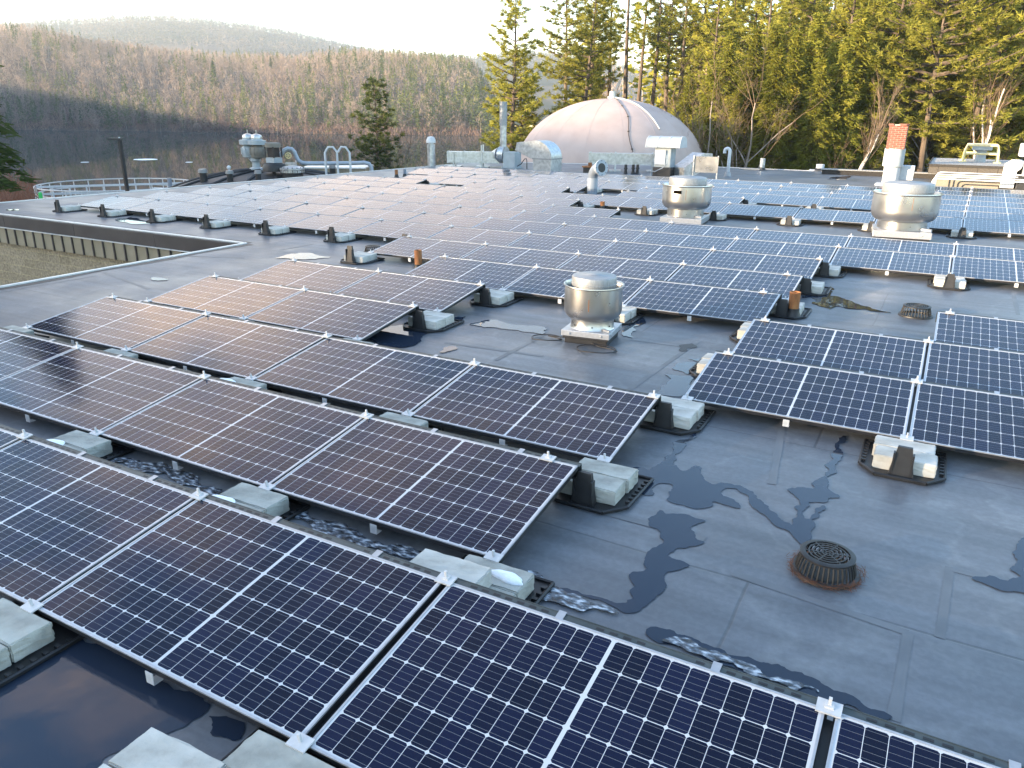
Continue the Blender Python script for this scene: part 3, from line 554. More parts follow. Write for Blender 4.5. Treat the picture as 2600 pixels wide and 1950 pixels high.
TRAYS = {0: [3, 4, 5], 1: [1, 2, 3, 4], 2: [0, 1, 2, 3, 4], 3: [0, 1, 2, 4, 5], 4: [0, 2, 4, 5], 5: [2, 3, 4, 5], 6: [0, 4], 7: [-6, -5, -4, -3, -2, -1, 0, 4], 8: [4, 5],
         9: [5], 12: [0, 1, 2, 3, 4, 5], 13: [0], 14: [-4, 2, 3], 15: [-1]}
def joint(r, c):
    lo = min(a for a, b in OCC[r]); k = c - lo + 1
    return f'{ORD[k]} joint of the ' + ('nearest panel row' if r == 0 else f'{ORD[r + 1]} panel row')
for r, cs in TRAYS.items():
    for c in cs:
        x, y = seamx(r, c), YS[r] - .225
        if r == 7 and c < 1: x += -.04
        q = proj((x, y, 0.05))
        if not q or not (-80 < q[0] < 2680 and q[1] < 2050): continue
        dark = r in (12,) and c in (1, 3)
        t = thing('ballast_tray', f'black plastic ballast tray at the {joint(r, c)}', 'ballast tray', (x, y, 0), rnd.uniform(-.02, .02), 'ballast trays between the panel rows')
        place(TRAY, 'tray_base', t); u_ = place(UPR, 'support_upright', t)
        if (r == 7 and c < 1) or (r, c) == (6, 0): u_.scale.z = 1.3; u_.location.y = -.02
        pale = r > 3 or (r, c) in ((3, 4), (3, 5))
        for j, (dy, nm) in enumerate(((-.092, 'front'), (.108, 'rear'))):
            b = place(rnd.choice(BLK[3:] if pale else BLK[:3]), 'concrete_block', None, (x + rnd.uniform(-.012, .012), y + dy, .0655), rnd.uniform(-.015, .015))
            tag(b, f'{nm} {"pale" if pale else "grey"} concrete block in the tray at the {joint(r, c)}', 'concrete block', 'concrete ballast blocks')
            if q[1] > 1960: b['label'] = b['label']
def extra(r, c, dx, dy, z, lab, pale=True, rz=0):
    b = place(BLK[4 if pale else 1], 'concrete_block', None, (seamx(r, c) + dx, YS[r] - .225 + dy, z), rz); tag(b, lab, 'concrete block', 'concrete ballast blocks')
extra(1, 4, -.13, -.092, .166, 'pale concrete block laid on top at the right end of the second row', True, .03)
extra(0, 4, -.36, -.08, .0655, 'whitish concrete block left of the grey pair at the bottom of the picture', True, .04)
extra(0, 4, -.36, -.28, .0655, 'whitish concrete block at the very bottom of the picture, in front', True, .04)
def snow_cap(r, c, dx, dy, sx, sy, lab, z=.116):
    bm = bmesh.new(); bmesh.ops.create_icosphere(bm, subdivisions=4, radius=1)
    rr = random.Random(r * 31 + c); ph = [rr.uniform(0, 6) for _ in range(6)]
    for v in bm.verts:
        a = math.atan2(v.co.y, v.co.x); k = 1 + .12 * math.sin(2 * a + ph[0]) + .1 * math.sin(3 * a + ph[1]) + .05 * math.sin(7 * a + ph[2])
        v.co.x *= sx * k; v.co.y *= sy * k; v.co.z = v.co.z * .028 if v.co.z > 0 else v.co.z * .006
    me = bpy.data.meshes.new('snow_patch'); bm.to_mesh(me); bm.free(); me.materials.append(M['snow']); me.polygons.foreach_set('use_smooth', [True] * len(me.polygons))
    o = place(me, 'snow_patch', None, (seamx(r, c) + dx, YS[r] - .225 + dy, z)); tag(o, lab, 'snow patch', 'snow lying on ballast blocks')
snow_cap(1, 3, -.09, -.1, .16, .1, 'white snow patch on the block at the fourth joint of the second row')
snow_cap(1, 2, -.09, -.08, .13, .09, 'white snow patch on the block at the third joint of the second row')
snow_cap(1, 4, .1, .1, .1, .04, 'thin snow patch on the rear block at the right end of the second row')
snow_cap(0, 3, -.02, -.09, .06, .08, 'small snow patch on the block at the left edge of the picture')
snow_cap(0, 4, .03, -.1, .09, .07, 'crusty snow patch on the grey block at the bottom of the picture')
snow_cap(2, 1, -.12, .02, .12, .05, 'thin snow patch on the block at the second joint of the third row')
snow_cap(2, 2, -.12, .05, .12, .06, 'thin snow patch on the block at the third joint of the third row')

# ------------------------------------------------------------------ exhaust fans
def fan(px, py, wpx, label, slot=False, rz=0.0, bowl=.46, curb=.1, th=.17):
    p = on(px, py); D = wpx * mpp(p + Vector((0, 0, .4))); Rb = D / 2
    t = thing('exhaust_fan', label, 'exhaust fan', p, rz, 'spun aluminium roof exhaust fans')
    s = .79 * D; c0 = curb * D; c1 = c0 + .105 * D
    mb = MB(); mb.box((0, 0, c0 * .45), (s * .94, s * .94, c0 * .9)); mb.box((0, 0, c0 - .02 * D), (s * 1.02, s * 1.02, .03 * D)); bevel(mb.build('curb', 'black_plastic', t), .008)
    mb = MB(); mb.box((0, 0, (c0 + c1) / 2), (s * 1.06, s * 1.06, .1 * D))
    for a in range(4):
        for q in (-.35, .35):
            c, sn = math.cos(a * PI / 2), math.sin(a * PI / 2); x, y = q * s, -.53 * s - .002
            mb.box((x * c - y * sn, x * sn + y * c, (c0 + c1) / 2), (.022, .022, .022))
    bevel(mb.build('base_plate', 'alu', t), .006)
    z = c1 - .002; r0 = .735 * Rb
    mb = MB(); mb.lathe([(r0 * 1.03, z), (r0, z + .01), (r0, z + th * D), (r0 * 1.015, z + (th + .005) * D), (r0 * 1.02, z + (th + .03) * D)], 48); mb.build('throat', 'spun', t, smooth=True)
    z1 = z + th * D; zt = z1 + bowl * D
    prof = [(r0 * .99, z1)] + [(r0 + (Rb * .985 - r0) * math.sin(k / 10 * PI / 2), z1 + .17 * D * (1 - math.cos(k / 10 * PI / 2))) for k in range(1, 11)] + [(Rb * .985, z1 + .3 * D), (Rb * .975, zt)]
    prof += [(Rb * 1.0, zt + .008 * D), (Rb * 1.025, zt + .02 * D), (Rb * 1.02, zt + .036 * D), (Rb * .985, zt + .036 * D), (Rb * .96, zt + .015 * D), (Rb * .955, zt - .12 * D), (Rb * .3, zt - .14 * D)]
    mb = MB(); mb.lathe(prof, 64, cap0=False); mb.build('bowl', 'spun', t, smooth=True)
    mb = MB(); rc = .765 * Rb
    mb.lathe([(rc * .98, zt - .12 * D), (rc * .98, zt + .035 * D), (rc * 1.0, zt + .04 * D), (rc * 1.0, zt + .06 * D), (rc * .985, zt + .065 * D), (rc * .985, zt + .15 * D), (rc * .96, zt + .172 * D), (rc * .85, zt + .182 * D), (rc * .3, zt + .186 * D), (rc * .28, zt + .192 * D), (0.001, zt + .194 * D)], 48, cap1=False)
    mb.build('motor_cover', 'spun_dull', t, smooth=True)
    for k in range(7):
        a = 2 * PI * k / 7 + .5; rr_, zz = (Rb * .985, z1 + (.8 * bowl if k % 2 else .6 * bowl) * D) if k < 4 else (r0 * 1.0, z + .07 * D)
        mb = MB(); mb.box((rr_ * math.cos(a), rr_ * math.sin(a), zz), (.014, .014, .014), rz=a); mb.build('rivet', 'black_metal', t)
    if slot:
        mb = MB(); a = -PI / 2 - rz - .1
        mb.box((Rb * .985 * math.cos(a), Rb * .985 * math.sin(a), z1 + .8 * bowl * D), (.03, .16 * D, .06 * D), rz=a); bevel(mb.build('hand_slot', 'void', t), .004, 2)
    mb = MB(); mb.box((.43 * s, -.4 * s, c1 + .03 * D), (.16 * D, .035 * D, .035 * D), rz=-.6, rx=.2); mb.build('hinge_latch', 'alu', t)
    mb = MB(); a = -PI / 2 + .25 - rz; mb.box((Rb * .983 * math.cos(a), Rb * .983 * math.sin(a), z1 + .3 * D), (.004, .007, .2 * D), rz=a); mb.build('seam_stain', 'rust', t)
    return t
fan(1502, 861, 149, 'squat spun aluminium exhaust fan on the bare roof patch in mid picture', rz=.12, bowl=.54, curb=.13)
fan(1738, 566, 124, 'shiny aluminium exhaust fan with a dark hand slot near its rim', True, rz=.08, bowl=.44, curb=.04, th=.16)
fan(2284, 604, 158, 'broad exhaust fan with a bright glare, in front of the chimney', rz=.1, bowl=.41, curb=.05, th=.13)

for dx, dy, r_, lab in ((-.42, -.3, .16, 'loop of black cable on the roof at the left foot of the middle exhaust fan'), (.22, -.42, .2, 'loop of black cable on the roof at the right foot of the middle exhaust fan')):
    c = on(1502, 861) + Vector((dx, dy, 0)); q = random.Random(int(dx * 100)); mb = MB()
    mb.tube([(r_ * (1 + .12 * math.sin(3 * a)) * math.cos(a) * (1 + a * .01), r_ * .8 * math.sin(a) * (1 + .1 * math.cos(2 * a)), .014 + .012 * (1 + math.sin(a * 1.5))) for a in np.linspace(0, 8, 46)] + [(-dx * .6, -dy * .45, .03)], .006, 6)
    tag(mb.build('cable_loop', 'black_plastic', None, c, smooth=True), lab, 'cable')

# ------------------------------------------------------------------ pipes and drains
def upright_pipe(px, py, pytop, wpx, ma, name, label, cat='pipe', boot=True, hollow=True):
    p = on(px, py); h = topz(p, pytop); r = wpx * mpp(p) / 2
    t = thing(name, label, cat, p)
    mb = MB(); pr = [(r, 0), (r, h), (r * .82, h), (r * .8, h - .08 if h > .2 else h * .5)] if hollow else [(r, 0), (r, h)]
    mb.lathe(pr, 24); mb.build('pipe_wall', ma, t, smooth=True)
    if boot: mb = MB(); mb.lathe([(r * 2.1, .004), (r * 1.5, .02), (r * 1.3, .06), (r * 1.12, .1), (r * 1.12, .12)], 24); mb.build('pipe_boot', 'black_plastic', t, smooth=True)
    return t, r, h
upright_pipe(2011, 806, 741, 27, 'rust', 'vent_pipe', 'tall orange rusty pipe beside the fourth row end and white puddle')
upright_pipe(1063, 690, 635, 19, 'rust', 'vent_pipe', 'rusty pipe near the roof drain left of the fourth row')
upright_pipe(1529, 534, 512, 12, 'rust', 'vent_pipe', 'short rusty pipe in front of the bent plastic vent')
upright_pipe(2286, 478, 461, 12, 'rust', 'vent_pipe', 'short rusty pipe at the foot of the chimney')
upright_pipe(1007, 451, 431, 8, 'rust', 'vent_pipe', 'small rusty pipe at the far left array edge')
upright_pipe(1028, 450, 430, 7.5, 'pvc', 'vent_pipe', 'small blue grey pipe next to the small rusty pipe')
upright_pipe(1057, 444, 428, 7, 'spun_dull', 'vent_pipe', 'small dark grey pipe right of the blue grey pipe')
for px, h in ((1588, 418), (1607, 418), (1618, 418)):
    t, r, hh = upright_pipe(px, 442, h, 7, 'black_metal', 'vent_pipe', {1588: 'black stub pipe standing left of its two close neighbours', 1607: 'middle one of three black stub pipes', 1618: 'black stub pipe nearest the arched cap vent'}[px])
    mb = MB(); mb.lathe([(r * 1.35, hh * .55), (r * 1.35, hh * .68)], 16); mb.build('collar', 'black_metal', t)
t, r, h = upright_pipe(1934, 432, 402, 13, 'galv', 'vent_pipe', 'plain grey pipe on a plank at the far roof edge'); mb = MB(); mb.box((-.45, -.05, .04), (1.0, .2, .06)); mb.build('plank', 'spun_dull', t)
t, r, h = upright_pipe(2081, 434, 417, 20, 'white_paint', 'vent_pipe', 'short wide white pipe on a white plank'); mb = MB(); mb.box((0, 0, .03), (.85, .3, .05)); mb.build('plank', 'white_paint', t)

def drain(px, py, wpx, label, n=36):
    p = on(px, py); r = wpx * mpp(p) / 2; t = thing('roof_drain', label, 'roof drain', p, .2, 'cast iron roof drain domes'); h = r * .72
    mb = MB(); mb.lathe([(r * 1.12, .005), (r * 1.1, .02), (r * .97, .022), (r * .95, .006)], 36, cap0=False, cap1=False); mb.build('drain_ring', 'drain', t, smooth=True)
    mb = MB()
    for k in range(n):
        a = 2 * PI * k / n; mb.tube([(r * .97 * math.cos(a), r * .97 * math.sin(a), .012), (r * .9 * math.cos(a), r * .9 * math.sin(a), h * .6), (r * .8 * math.cos(a), r * .8 * math.sin(a), h)], r * .035, 5)
    mb.lathe([(r * .9, h * .93), (r * .9, h * 1.02), (r * .8, h * 1.06), (r * .72, h * 1.06), (r * .72, h * .96)], 36, cap0=False, cap1=False)
    mb.build('cage', 'drain', t, smooth=True)
    mb = MB()
    for q in (.58, .44, .3, .16): mb.lathe([(r * (q + .05), h * 1.0), (r * (q + .05), h * 1.06), (r * q, h * 1.06), (r * q, h * 1.0)], 32, cap0=False, cap1=False)
    for k in range(6): a = PI * 2 * k / 6; mb.box((r * .4 * math.cos(a), r * .4 * math.sin(a), h * 1.03), (r * .72, r * .05, h * .05), rz=a)
    mb.build('top_grille', 'drain', t)
    mb = MB(); mb.lathe([(r * .7, .007), (0.001, .007)], 24, cap0=False, cap1=False); mb.build('sump', 'black_plastic', t)
    return p, r
p, r = drain(2094, 1452, 148, 'round black drain cage in the foreground, ringed by rusty needles')
mb = MB(); q = random.Random(3)
for k in range(200):
    a = q.uniform(0, 2 * PI); rr_ = r * (1.06 + abs(q.gauss(0, .1))); a2 = a + PI / 2 + q.gauss(0, .5); c = Vector((rr_ * math.cos(a), rr_ * math.sin(a), .012 + q.random() * .02)); d = Vector((math.cos(a2), math.sin(a2), q.gauss(0, .15))) * .035
    n_ = Vector((-d.y, d.x, 0)).normalized() * .0012; mb.quad(c - d - n_, c + d - n_, c + d + n_, c - d + n_)
o = mb.build('pine_litter', 'litter', None, p); tag(o, 'ring of rusty pine needles round the foreground drain', 'pine needles', kind='stuff')
drain(2324, 802, 72, 'black drain cage near the right edge behind the right panel block', 28)
drain(947, 640, 42, 'small black drain cage behind a ballast tray, left of the rusty pipe', 24)

# bent plastic vent with a flange
p = on(1503, 497); r = 25 * mpp(p) / 2; t = thing('gooseneck_vent', 'thick grey plastic vent pipe bent over to a bolted flange', 'vent pipe', p)
z1 = topz(p, 478); z2 = topz(p, 452); zt = topz(p, 426)
mb = MB(); mb.lathe([(r, 0), (r, z1)], 24); mb.build('lower_pipe', 'pvc', t, smooth=True)
mb = MB(); mb.lathe([(r * 1.06, z1), (r * 1.06, z2)], 24); mb.build('coupling', 'pvc_pale', t, smooth=True)
ax = Vector((.87, -.5, 0)); Rr = .3
pts = [Vector((0, 0, z2 - .02))] + [ax * Rr * (1 - math.cos(k / 10 * PI / 2 * .95)) + Vector((0, 0, z2 + Rr * math.sin(k / 10 * PI / 2 * .95))) for k in range(11)]
mb = MB(); mb.tube(pts, r, 24); mb.build('elbow', 'pvc', t, smooth=True)
e = pts[-1]; d = (pts[-1] - pts[-2]).normalized()
mb = MB(); mb.tube([e - d * .02, e + d * .1], r * 1.12, 24); mb.build('collar', 'pvc_pale', t, smooth=True)
fl = MB(); fl.tube([e + d * .1, e + d * .14], r * 1.55, 32); f_ = fl.build('flange', 'pvc_pale', t, smooth=True)
mb = MB(); u = d.orthogonal().normalized(); v_ = d.cross(u)
for k in range(8): a = 2 * PI * k / 8; c = e + d * .145 + (u * math.cos(a) + v_ * math.sin(a)) * r * 1.33; mb.tube([c - d * .06, c + d * .012], .013, 6)
mb.build('flange_bolt', 'black_metal', f_)
mb = MB(); mb.tube([e + d * .1405, e + d * .143], r * .9, 24); mb.build('opening', 'black_plastic', f_)

# hooked white vent
p = on(1847, 449); r = 8.5 * mpp(p) / 2; zt = topz(p, 376); t = thing('hooked_vent_pipe', 'slim white vent pipe with a hooked top like a cane', 'vent pipe', p)
pts = [Vector((0, 0, 0)), Vector((0, 0, zt - .16))] + [Vector((-.1 + .1 * math.cos(a), 0, zt - .12 + .1 * math.sin(a))) for a in np.linspace(0, PI, 9)] + [Vector((-.2, 0, zt - .2))]
mb = MB(); mb.tube(pts, r, 12); mb.build('cane', 'white_paint', t, smooth=True)
mb = MB(); mb.lathe([(r * 2.6, .003), (r * 2, .03), (r * 1.7, .14), (r * 1.2, .2)], 16); mb.build('pipe_boot', 'spun_dull', t, smooth=True)

# ------------------------------------------------------------------ ducts, hoods and blower at the far edge
p = on(1300, 427); k = mpp(p); t = thing('exhaust_blower', 'grey blower cabinet with a tall galvanised stack', 'blower', p)
mb = MB(); mb.b2(-.3, .3, -.3, .3, .05, 40 * k); mb.b2(-.36, .36, -.36, .36, 0, .05); bevel(mb.build('cabinet', 'grey_paint', t), .015)
bx = -26 * k; zc = 32 * k
mb = MB(); mb.tube([(bx - .14, 0, zc), (bx + .14, 0, zc)], .36, 28); mb.build('fan_housing', 'galv', t, smooth=True)
mb = MB(); mb.tube([(bx - .2, 0, zc), (bx - .8, .1, zc * .8)], [.3, .12], 20); mb.build('inlet_cone', 'galv', t, smooth=True)
zs = topz(p, 258); zm = topz(p, 318)
mb = MB(); mb.lathe([(.15, zc), (.15, zm)], 20, (bx, 0, 0)); mb.build('stack_pipe', 'galv', t, smooth=True)
mb = MB(); mb.lathe([(.168, zm - .02), (.168, zs), (.15, zs), (.15, zs - .1)], 20, (bx, 0, 0)); mb.build('stack_sleeve', 'spun_dull', t, smooth=True)
mb = MB(); mb.tube([(.32, -.1, .1), (.5, -.1, .2), (.68, -.1, .42), (.76, -.1, .44), (.79, -.1, .35), (.8, -.1, 0)], .02, 8); mb.build('power_cord', 'black_metal', t, smooth=True)

a, b = on(1136, 424), on(1268, 426); t = thing('long_duct', 'long galvanised duct left of the tall stack', 'duct', a)
z0, z1 = topz(a, 413), topz(a, 385); d = b - a; L_ = d.length; an = math.atan2(d.y, d.x); t.rotation_euler.z = an
mb = MB(); mb.b2(0, L_ * .3, 0, .6, z0, z1); mb.b2(L_ * .3 + .01, L_ * .62, 0.002, .598, z0, z1); mb.b2(L_ * .62 + .01, L_, 0, .6, z0, z1)
for q in (.002, .3, .62): mb.b2(L_ * q - .02, L_ * q + .02, -.02, .62, z0 - .02, z1 + .02)
mb.build('duct_run', 'galv', t)
for q, m_ in ((.12, 'galv'), (.66, 'galv')):
    mb = MB(); mb.b2(L_ * q - .03, L_ * q + .03, -.07, -.02, 0, z1 + (.3 if q > .5 else 0)); mb.b2(L_ * q - .03, L_ * q + .03, .62, .67, 0, z1 + .3 * (q > .5)); mb.b2(L_ * q - .3, L_ * q + .3, -.1, .7, .005, .04); mb.build('support_stand', m_, t)

p = on(1389, 441); k = mpp(p); t = thing('intake_hood', 'galvanised gooseneck hood with a rounded back in front of the dome', 'vent hood', p)
w = 27 * k; zb = topz(p, 402); zc = zb; Ro = 2 * w * 1.02
ax = Vector((1, -.08, 0)).normalized()
mb = MB(); mb.extr([(-w, 0), (w, 0), (w, zb), (-w, zb)], -.42, .42, (0, 0, 0), ax); bevel(mb.build('riser', 'galv', t), .012)
mb = MB(); mb.extr([(-w - .02, zb - .03), (w + .02, zb - .03), (w + .02, zb + .02), (-w - .02, zb + .02)], -.45, .45, (0, 0, 0), ax); mb.build('flange_band', 'spun_dull', t)
zt = topz(p, 357); rad = zt - zb
prof = [(w, zb + .02)] + [(w - rad * 1.12 + rad * 1.12 * math.cos(q), zb + .02 + (rad - .02) * math.sin(q)) for q in np.linspace(.1, PI * .5, 12)]
prof += [(w - rad * 1.12 - (1.25) * q, zb + rad - .12 * q) for q in (.35, .7)] + [(-w - 1.25 * rad, zb + .42 * rad), (-w - .12 * rad, zb - .02), (-w, zb + .02)]
mb = MB(); mb.extr(prof, -.42, .42, (0, 0, 0), ax); mb.build('gooseneck', 'galv', t)

a, b = on(1494, 436), on(1664, 439); t = thing('long_duct', 'long galvanised duct in front of the dome base, right of the gooseneck hood', 'duct', a); z0, z1 = topz(a, 418), topz(a, 390)
d = b - a; L_ = d.length; t.rotation_euler.z = math.atan2(d.y, d.x)
mb = MB()
for i in range(3): mb.b2(L_ * i / 3 + .005, L_ * (i + 1) / 3 - .005, .5, 1.1, z0, z1)
for i in range(4): mb.b2(L_ * i / 3 - .025, L_ * i / 3 + .025, .48, 1.12, z0 - .02, z1 + .02)
mb.build('duct_run', 'galv', t)
for q in (.02, .4, .97):
    mb = MB(); mb.b2(L_ * q - .035, L_ * q + .035, .4, .47, 0, z1 + .03); mb.b2(L_ * q - .035, L_ * q + .035, 1.13, 1.2, 0, z1 + .03); mb.b2(L_ * q - .25, L_ * q + .25, .38, 1.22, .005, .04); mb.build('support_stand', 'galv', t)
p = on(1497, 446); t = thing('roof_junction_box', 'small black box with a rusty lid at the left end of the right duct', 'junction box', p); mb = MB(); mb.b2(-.2, .2, -.2, .2, 0, .32); mb.build('box_body', 'black_plastic', t); mb = MB(); mb.b2(-.24, .24, -.24, .24, .322, .37); mb.b2(-.06, .06, -.06, .06, .37, .5); mb.build('lid', 'rust', t)

p = on(1686, 450); k = mpp(p); t = thing('arched_cap_vent', 'boxy vent with an arched ribbed cap on a black curb', 'vent', p)
zc, zb, zt = topz(p, 424), topz(p, 372), topz(p, 346)
mb = MB(); mb.b2(-24 * k, 24 * k, -24 * k, 24 * k, 0, zc); bevel(mb.build('curb', 'black_plastic', t), .02)
mb = MB(); mb.b2(-22 * k, 20 * k, -20 * k, 20 * k, zc, zb + .02); bevel(mb.build('body', 'grey_paint', t), .02)
mb = MB(); mb.b2(-20 * k, 8 * k, -20 * k - .07, -20 * k - .002, zc + .1, zb - .12); bevel(mb.build('door_panel', 'white_paint', t), .012)
prof = [(q * 30 * k, zb + (zt - zb) * math.sqrt(max(0, 1 - abs(q) ** 2.6))) for q in np.linspace(-1, 1, 17)]
prof = [(30 * k, zb - .03)] + prof[::-1] + [(-30 * k, zb - .03)]
cap = MB(); cap.extr(prof, -43 * k, 43 * k, (0, 0, 0), (0, 1, 0)); cap = cap.build('cap', 'grey_paint', t)
mb = MB()
for q in (-43, -15, 15, 43): mb.extr([(h * 1.03, zb + (z - zb) * 1.04) for h, z in prof], q * k - .018, q * k + .018, (0, 0, 0), (0, 1, 0))
mb.build('cap_rib', 'white_paint', cap)
mb = MB(); mb.tube([(.2, -.5, zb - .3), (.25, -.52, zc + .2), (.1, -.56, zc), (-.2, -.57, zc - .15), (-.35, -.57, zc - .12), (-.37, -.57, .05)], .018, 8); mb.build('conduit', 'galv', t, smooth=True)
p = on(1722, 452); t = thing('sloped_duct', 'sloping galvanised duct with a white top right of the arched vent', 'duct', p); k = mpp(p)
mb = MB(); zt = topz(p, 392); mb.extr([(0, 0), (.25, 0), (1.4, zt * .45), (1.4, zt + .02), (.95, zt + .05), (0, zt * .45)], -.3, .35, (0, 0, 0), (.6, 1, 0)); mb.build('duct_run', 'galv', t)
mb = MB(); mb.b2(.62, .66, -.3, -.25, 0, zt); mb.b2(1.5, 1.54, -.2, -.15, 0, zt); mb.b2(.5, 1.6, -.35, -.1, .005, .03); mb.build('support_stand', 'galv', t)
mb = MB(); mb.b2(.6, 1.56, -.25, -.22, zt * .3, zt * .96); mb.build('end_plate', 'spun', t)

p = atd(1096, 428, 36.2); k = mpp(p); t = thing('capped_flue', 'round galvanised flue with a domed cap left of the long duct', 'flue', (p.x, p.y, -5)); r = 10 * k
zt = topz(p, 346) + 5; zb = zt - 16 * k
mb = MB(); mb.lathe([(r, 0), (r, zb - .06)], 24); mb.build('pipe_wall', 'galv', t, smooth=True)
mb = MB(); mb.lathe([(r * .7, zb - .1), (r * .7, zb), (r * 1.22, zb), (r * 1.2, zb + .12), (r * .8, zt - .03), (r * .1, zt)], 24); mb.build('cap', 'alu_white', t, smooth=True)

# chimney
p = on(2258, 470); k = mpp(p); t = thing('chimney', 'brick topped chimney in a two step pale metal jacket', 'chimney', p)
z1, z2, z3 = topz(p, 420), topz(p, 377), topz(p, 314)
mb = MB(); mb.lathe([(19 * k, .04), (19 * k, z1)], 32); mb.build('lower_jacket', 'white_paint', t, smooth=True)
mb = MB(); mb.lathe([(24 * k, z1 - .02), (24 * k, z2), (18 * k, z2)], 32); mb.build('upper_jacket', 'grey_paint', t, smooth=True)
mb = MB(); mb.lathe([(20.5 * k, z1 - .06), (20.5 * k, z1)], 32); mb.build('band', 'galv', t, smooth=True)
mb = MB(); mb.b2(-32 * k, 28 * k, -.4, .4, .0, .06); mb.build('base_flange', 'white_paint', t)
hw = 20.5 * k; mb = MB()
for (x0, y0, x1, y1) in ((-hw, -hw, hw, -hw), (hw, -hw, hw, hw), (hw, hw, -hw, hw), (-hw, hw, -hw, -hw)): mb.quad((x0, y0, z2 - .01), (x1, y1, z2 - .01), (x1, y1, z3 - .06), (x0, y0, z3 - .06), [(0, 0), (2 * hw, 0), (2 * hw, z3 - z2), (0, z3 - z2)])
mb.quad((-hw, -hw, z3 - .06), (hw, -hw, z3 - .06), (hw, hw, z3 - .06), (-hw, hw, z3 - .06), [(0, 0), (.1, 0), (.1, .1), (0, .1)])
q = random.Random(5)
for i in range(9):
    a = q.uniform(-1, 1); sd = q.choice([(a, -1), (1, a), (a, 1), (-1, a)]); mb.box((sd[0] * hw * .86, sd[1] * hw * .86, z3 - .03), (.16, .1, .06), rz=q.choice([0, PI / 2]))
sh = mb.build('brick_shaft', 'brick', t)
mb = MB(); mb.box((0, -.0, z3 - .05), (hw * 1.1, hw * 1.1, .05)); mb.build('mortar_crown', 'concrete', sh)
p2 = on(2294, 470); t = thing('equipment_box', 'pale upright equipment box beside the chimney', 'equipment box', p2); k = mpp(p2)
mb = MB(); mb.b2(-19 * k, 19 * k, -.12, .25, .18, topz(p2, 420)); bevel(mb.build('cabinet', 'white_paint', t), .02); mb = MB(); mb.b2(-15 * k, -12 * k, 0, .1, 0, .18); mb.b2(12 * k, 15 * k, 0, .1, 0, .18); mb.build('leg', 'galv', t)

# ------------------------------------------------------------------ raised roof section on the right
YW = on(2420, 476).y; XW = on(2352, 468).x
t = thing('raised_roof_section', 'low raised roof section with gravel top and dark block fascia', 'building', (XW, YW, 0)); k = mpp((XW + 2, YW, .5))
zt = topz((XW + 2, YW), 424); zf = zt - 22 * k
mb = MB(); mb.b2(.25, 14, .3, 5.2, 0, zf); mb.build('wall', 'beige', t)
mb = MB()
for (x0, y0, x1, y1) in ((0, 0, 14, 0), (0, 5.4, 0, 0)): mb.quad((x0, y0, zf), (x1, y1, zf), (x1, y1, zt), (x0, y0, zt), [(0, 0), (abs(x1 - x0) + abs(y1 - y0), 0), (abs(x1 - x0) + abs(y1 - y0), .3), (0, .3)])
mb.quad((0, 0, zf), (0, 5.4, zf), (14, 5.4, zf), (14, 0, zf), [(0, 0)] * 4)
mb.build('fascia', 'fascia_blocks', t)
mb = MB(); mb.quad((.0, 0, zt + .002), (14, 0, zt + .002), (14, 5.4, zt + .002), (0, 5.4, zt + .002)); mb.build('gravel_top', 'gravel', t)
mb = MB(); mb.b2(-.03, 14, -.04, -.003, zt - .05, zt + .03); mb.b2(-.04, -.003, -.04, 5.4, zt - .05, zt + .03); mb.build('coping', 'fascia_blocks', t)
p = on(2210, 438); t = thing('low_parapet', 'low dark block parapet left of the raised roof section', 'parapet', (on(2100, 436).x, YW + 4, 0))
mb = MB(); mb.b2(0, 9, 0, .35, 0, .18); mb.build('parapet_wall', 'fascia_blocks', t); mb = MB(); mb.b2(-.05, 9.05, -.05, .4, .182, .22); mb.build('coping', 'spun_dull', t)
for i in range(4):
    p = on(2364 + i * 3, 478 - i); zz = topz(p, 437 + 6 * (3 - i) * .9); xe = on(2600, 490).x + 2
    pts = [Vector((p.x, p.y, 0)), Vector((p.x, p.y, zz - .1)), Vector((p.x + .03, p.y, zz - .03)), Vector((p.x + .1, p.y, zz)), Vector((xe, p.y, zz))]
    mb = MB(); mb.tube([q - Vector((p.x, p.y, 0)) for q in pts], .022, 8); o = mb.build('conduit_pipe', 'white_paint', None, (p.x, p.y, 0), smooth=True); tag(o, f'{["outermost", "second", "third", "innermost"][i]} of four white conduits bending along the raised roof wall', 'conduit', 'white conduits along the raised roof wall')
p = on(2555, 482); k = mpp(p); t = thing('elbow_duct', 'white elbow duct at the right edge in front of the raised roof', 'duct', p); w = 15 * k; zt_ = topz(p, 405)
mb = MB(); mb.extr([(-w, 0), (w, 0), (w, zt_ * .62), (w * 1.5, zt_ * .72), (w * 1.7, zt_ * .95), (w * 1.1, zt_), (-.1 * w, zt_), (-w, zt_ * .85)], -.22, .22, (0, 0, 0), (1, -.1, 0)); bevel(mb.build('duct_body', 'white_paint', t), .015)
mb = MB(); mb.b2(-w * 1.2, w * 1.2, -.3, .3, 0, .08); mb.build('curb', 'black_plastic', t)
p = on(2602, 486); k = mpp(p); t = thing('white_cap_vent', 'white square capped vent on a post at the right picture edge', 'vent', p); z1, z2 = topz(p, 398), topz(p, 365)
mb = MB(); mb.b2(-30 * k, 30 * k, -.4, .4, z1, z2); bevel(mb.build('cap', 'white_paint', t), .03); mb = MB(); mb.b2(-14 * k, 14 * k, -.2, .2, .5, z1); mb.build('stem', 'grey_paint', t); mb = MB(); mb.b2(-22 * k, 22 * k, -.35, .35, 0, .5); mb.build('curb', 'black_plastic', t)
zg = zt
p = on(2487, 411, zg); k = mpp(p); t = thing('gravel_roof_vent', 'pale capped vent inside a yellow rail on the gravel roof', 'vent', p)
z1, z2 = topz(p, 381) - zg, topz(p, 366) - zg
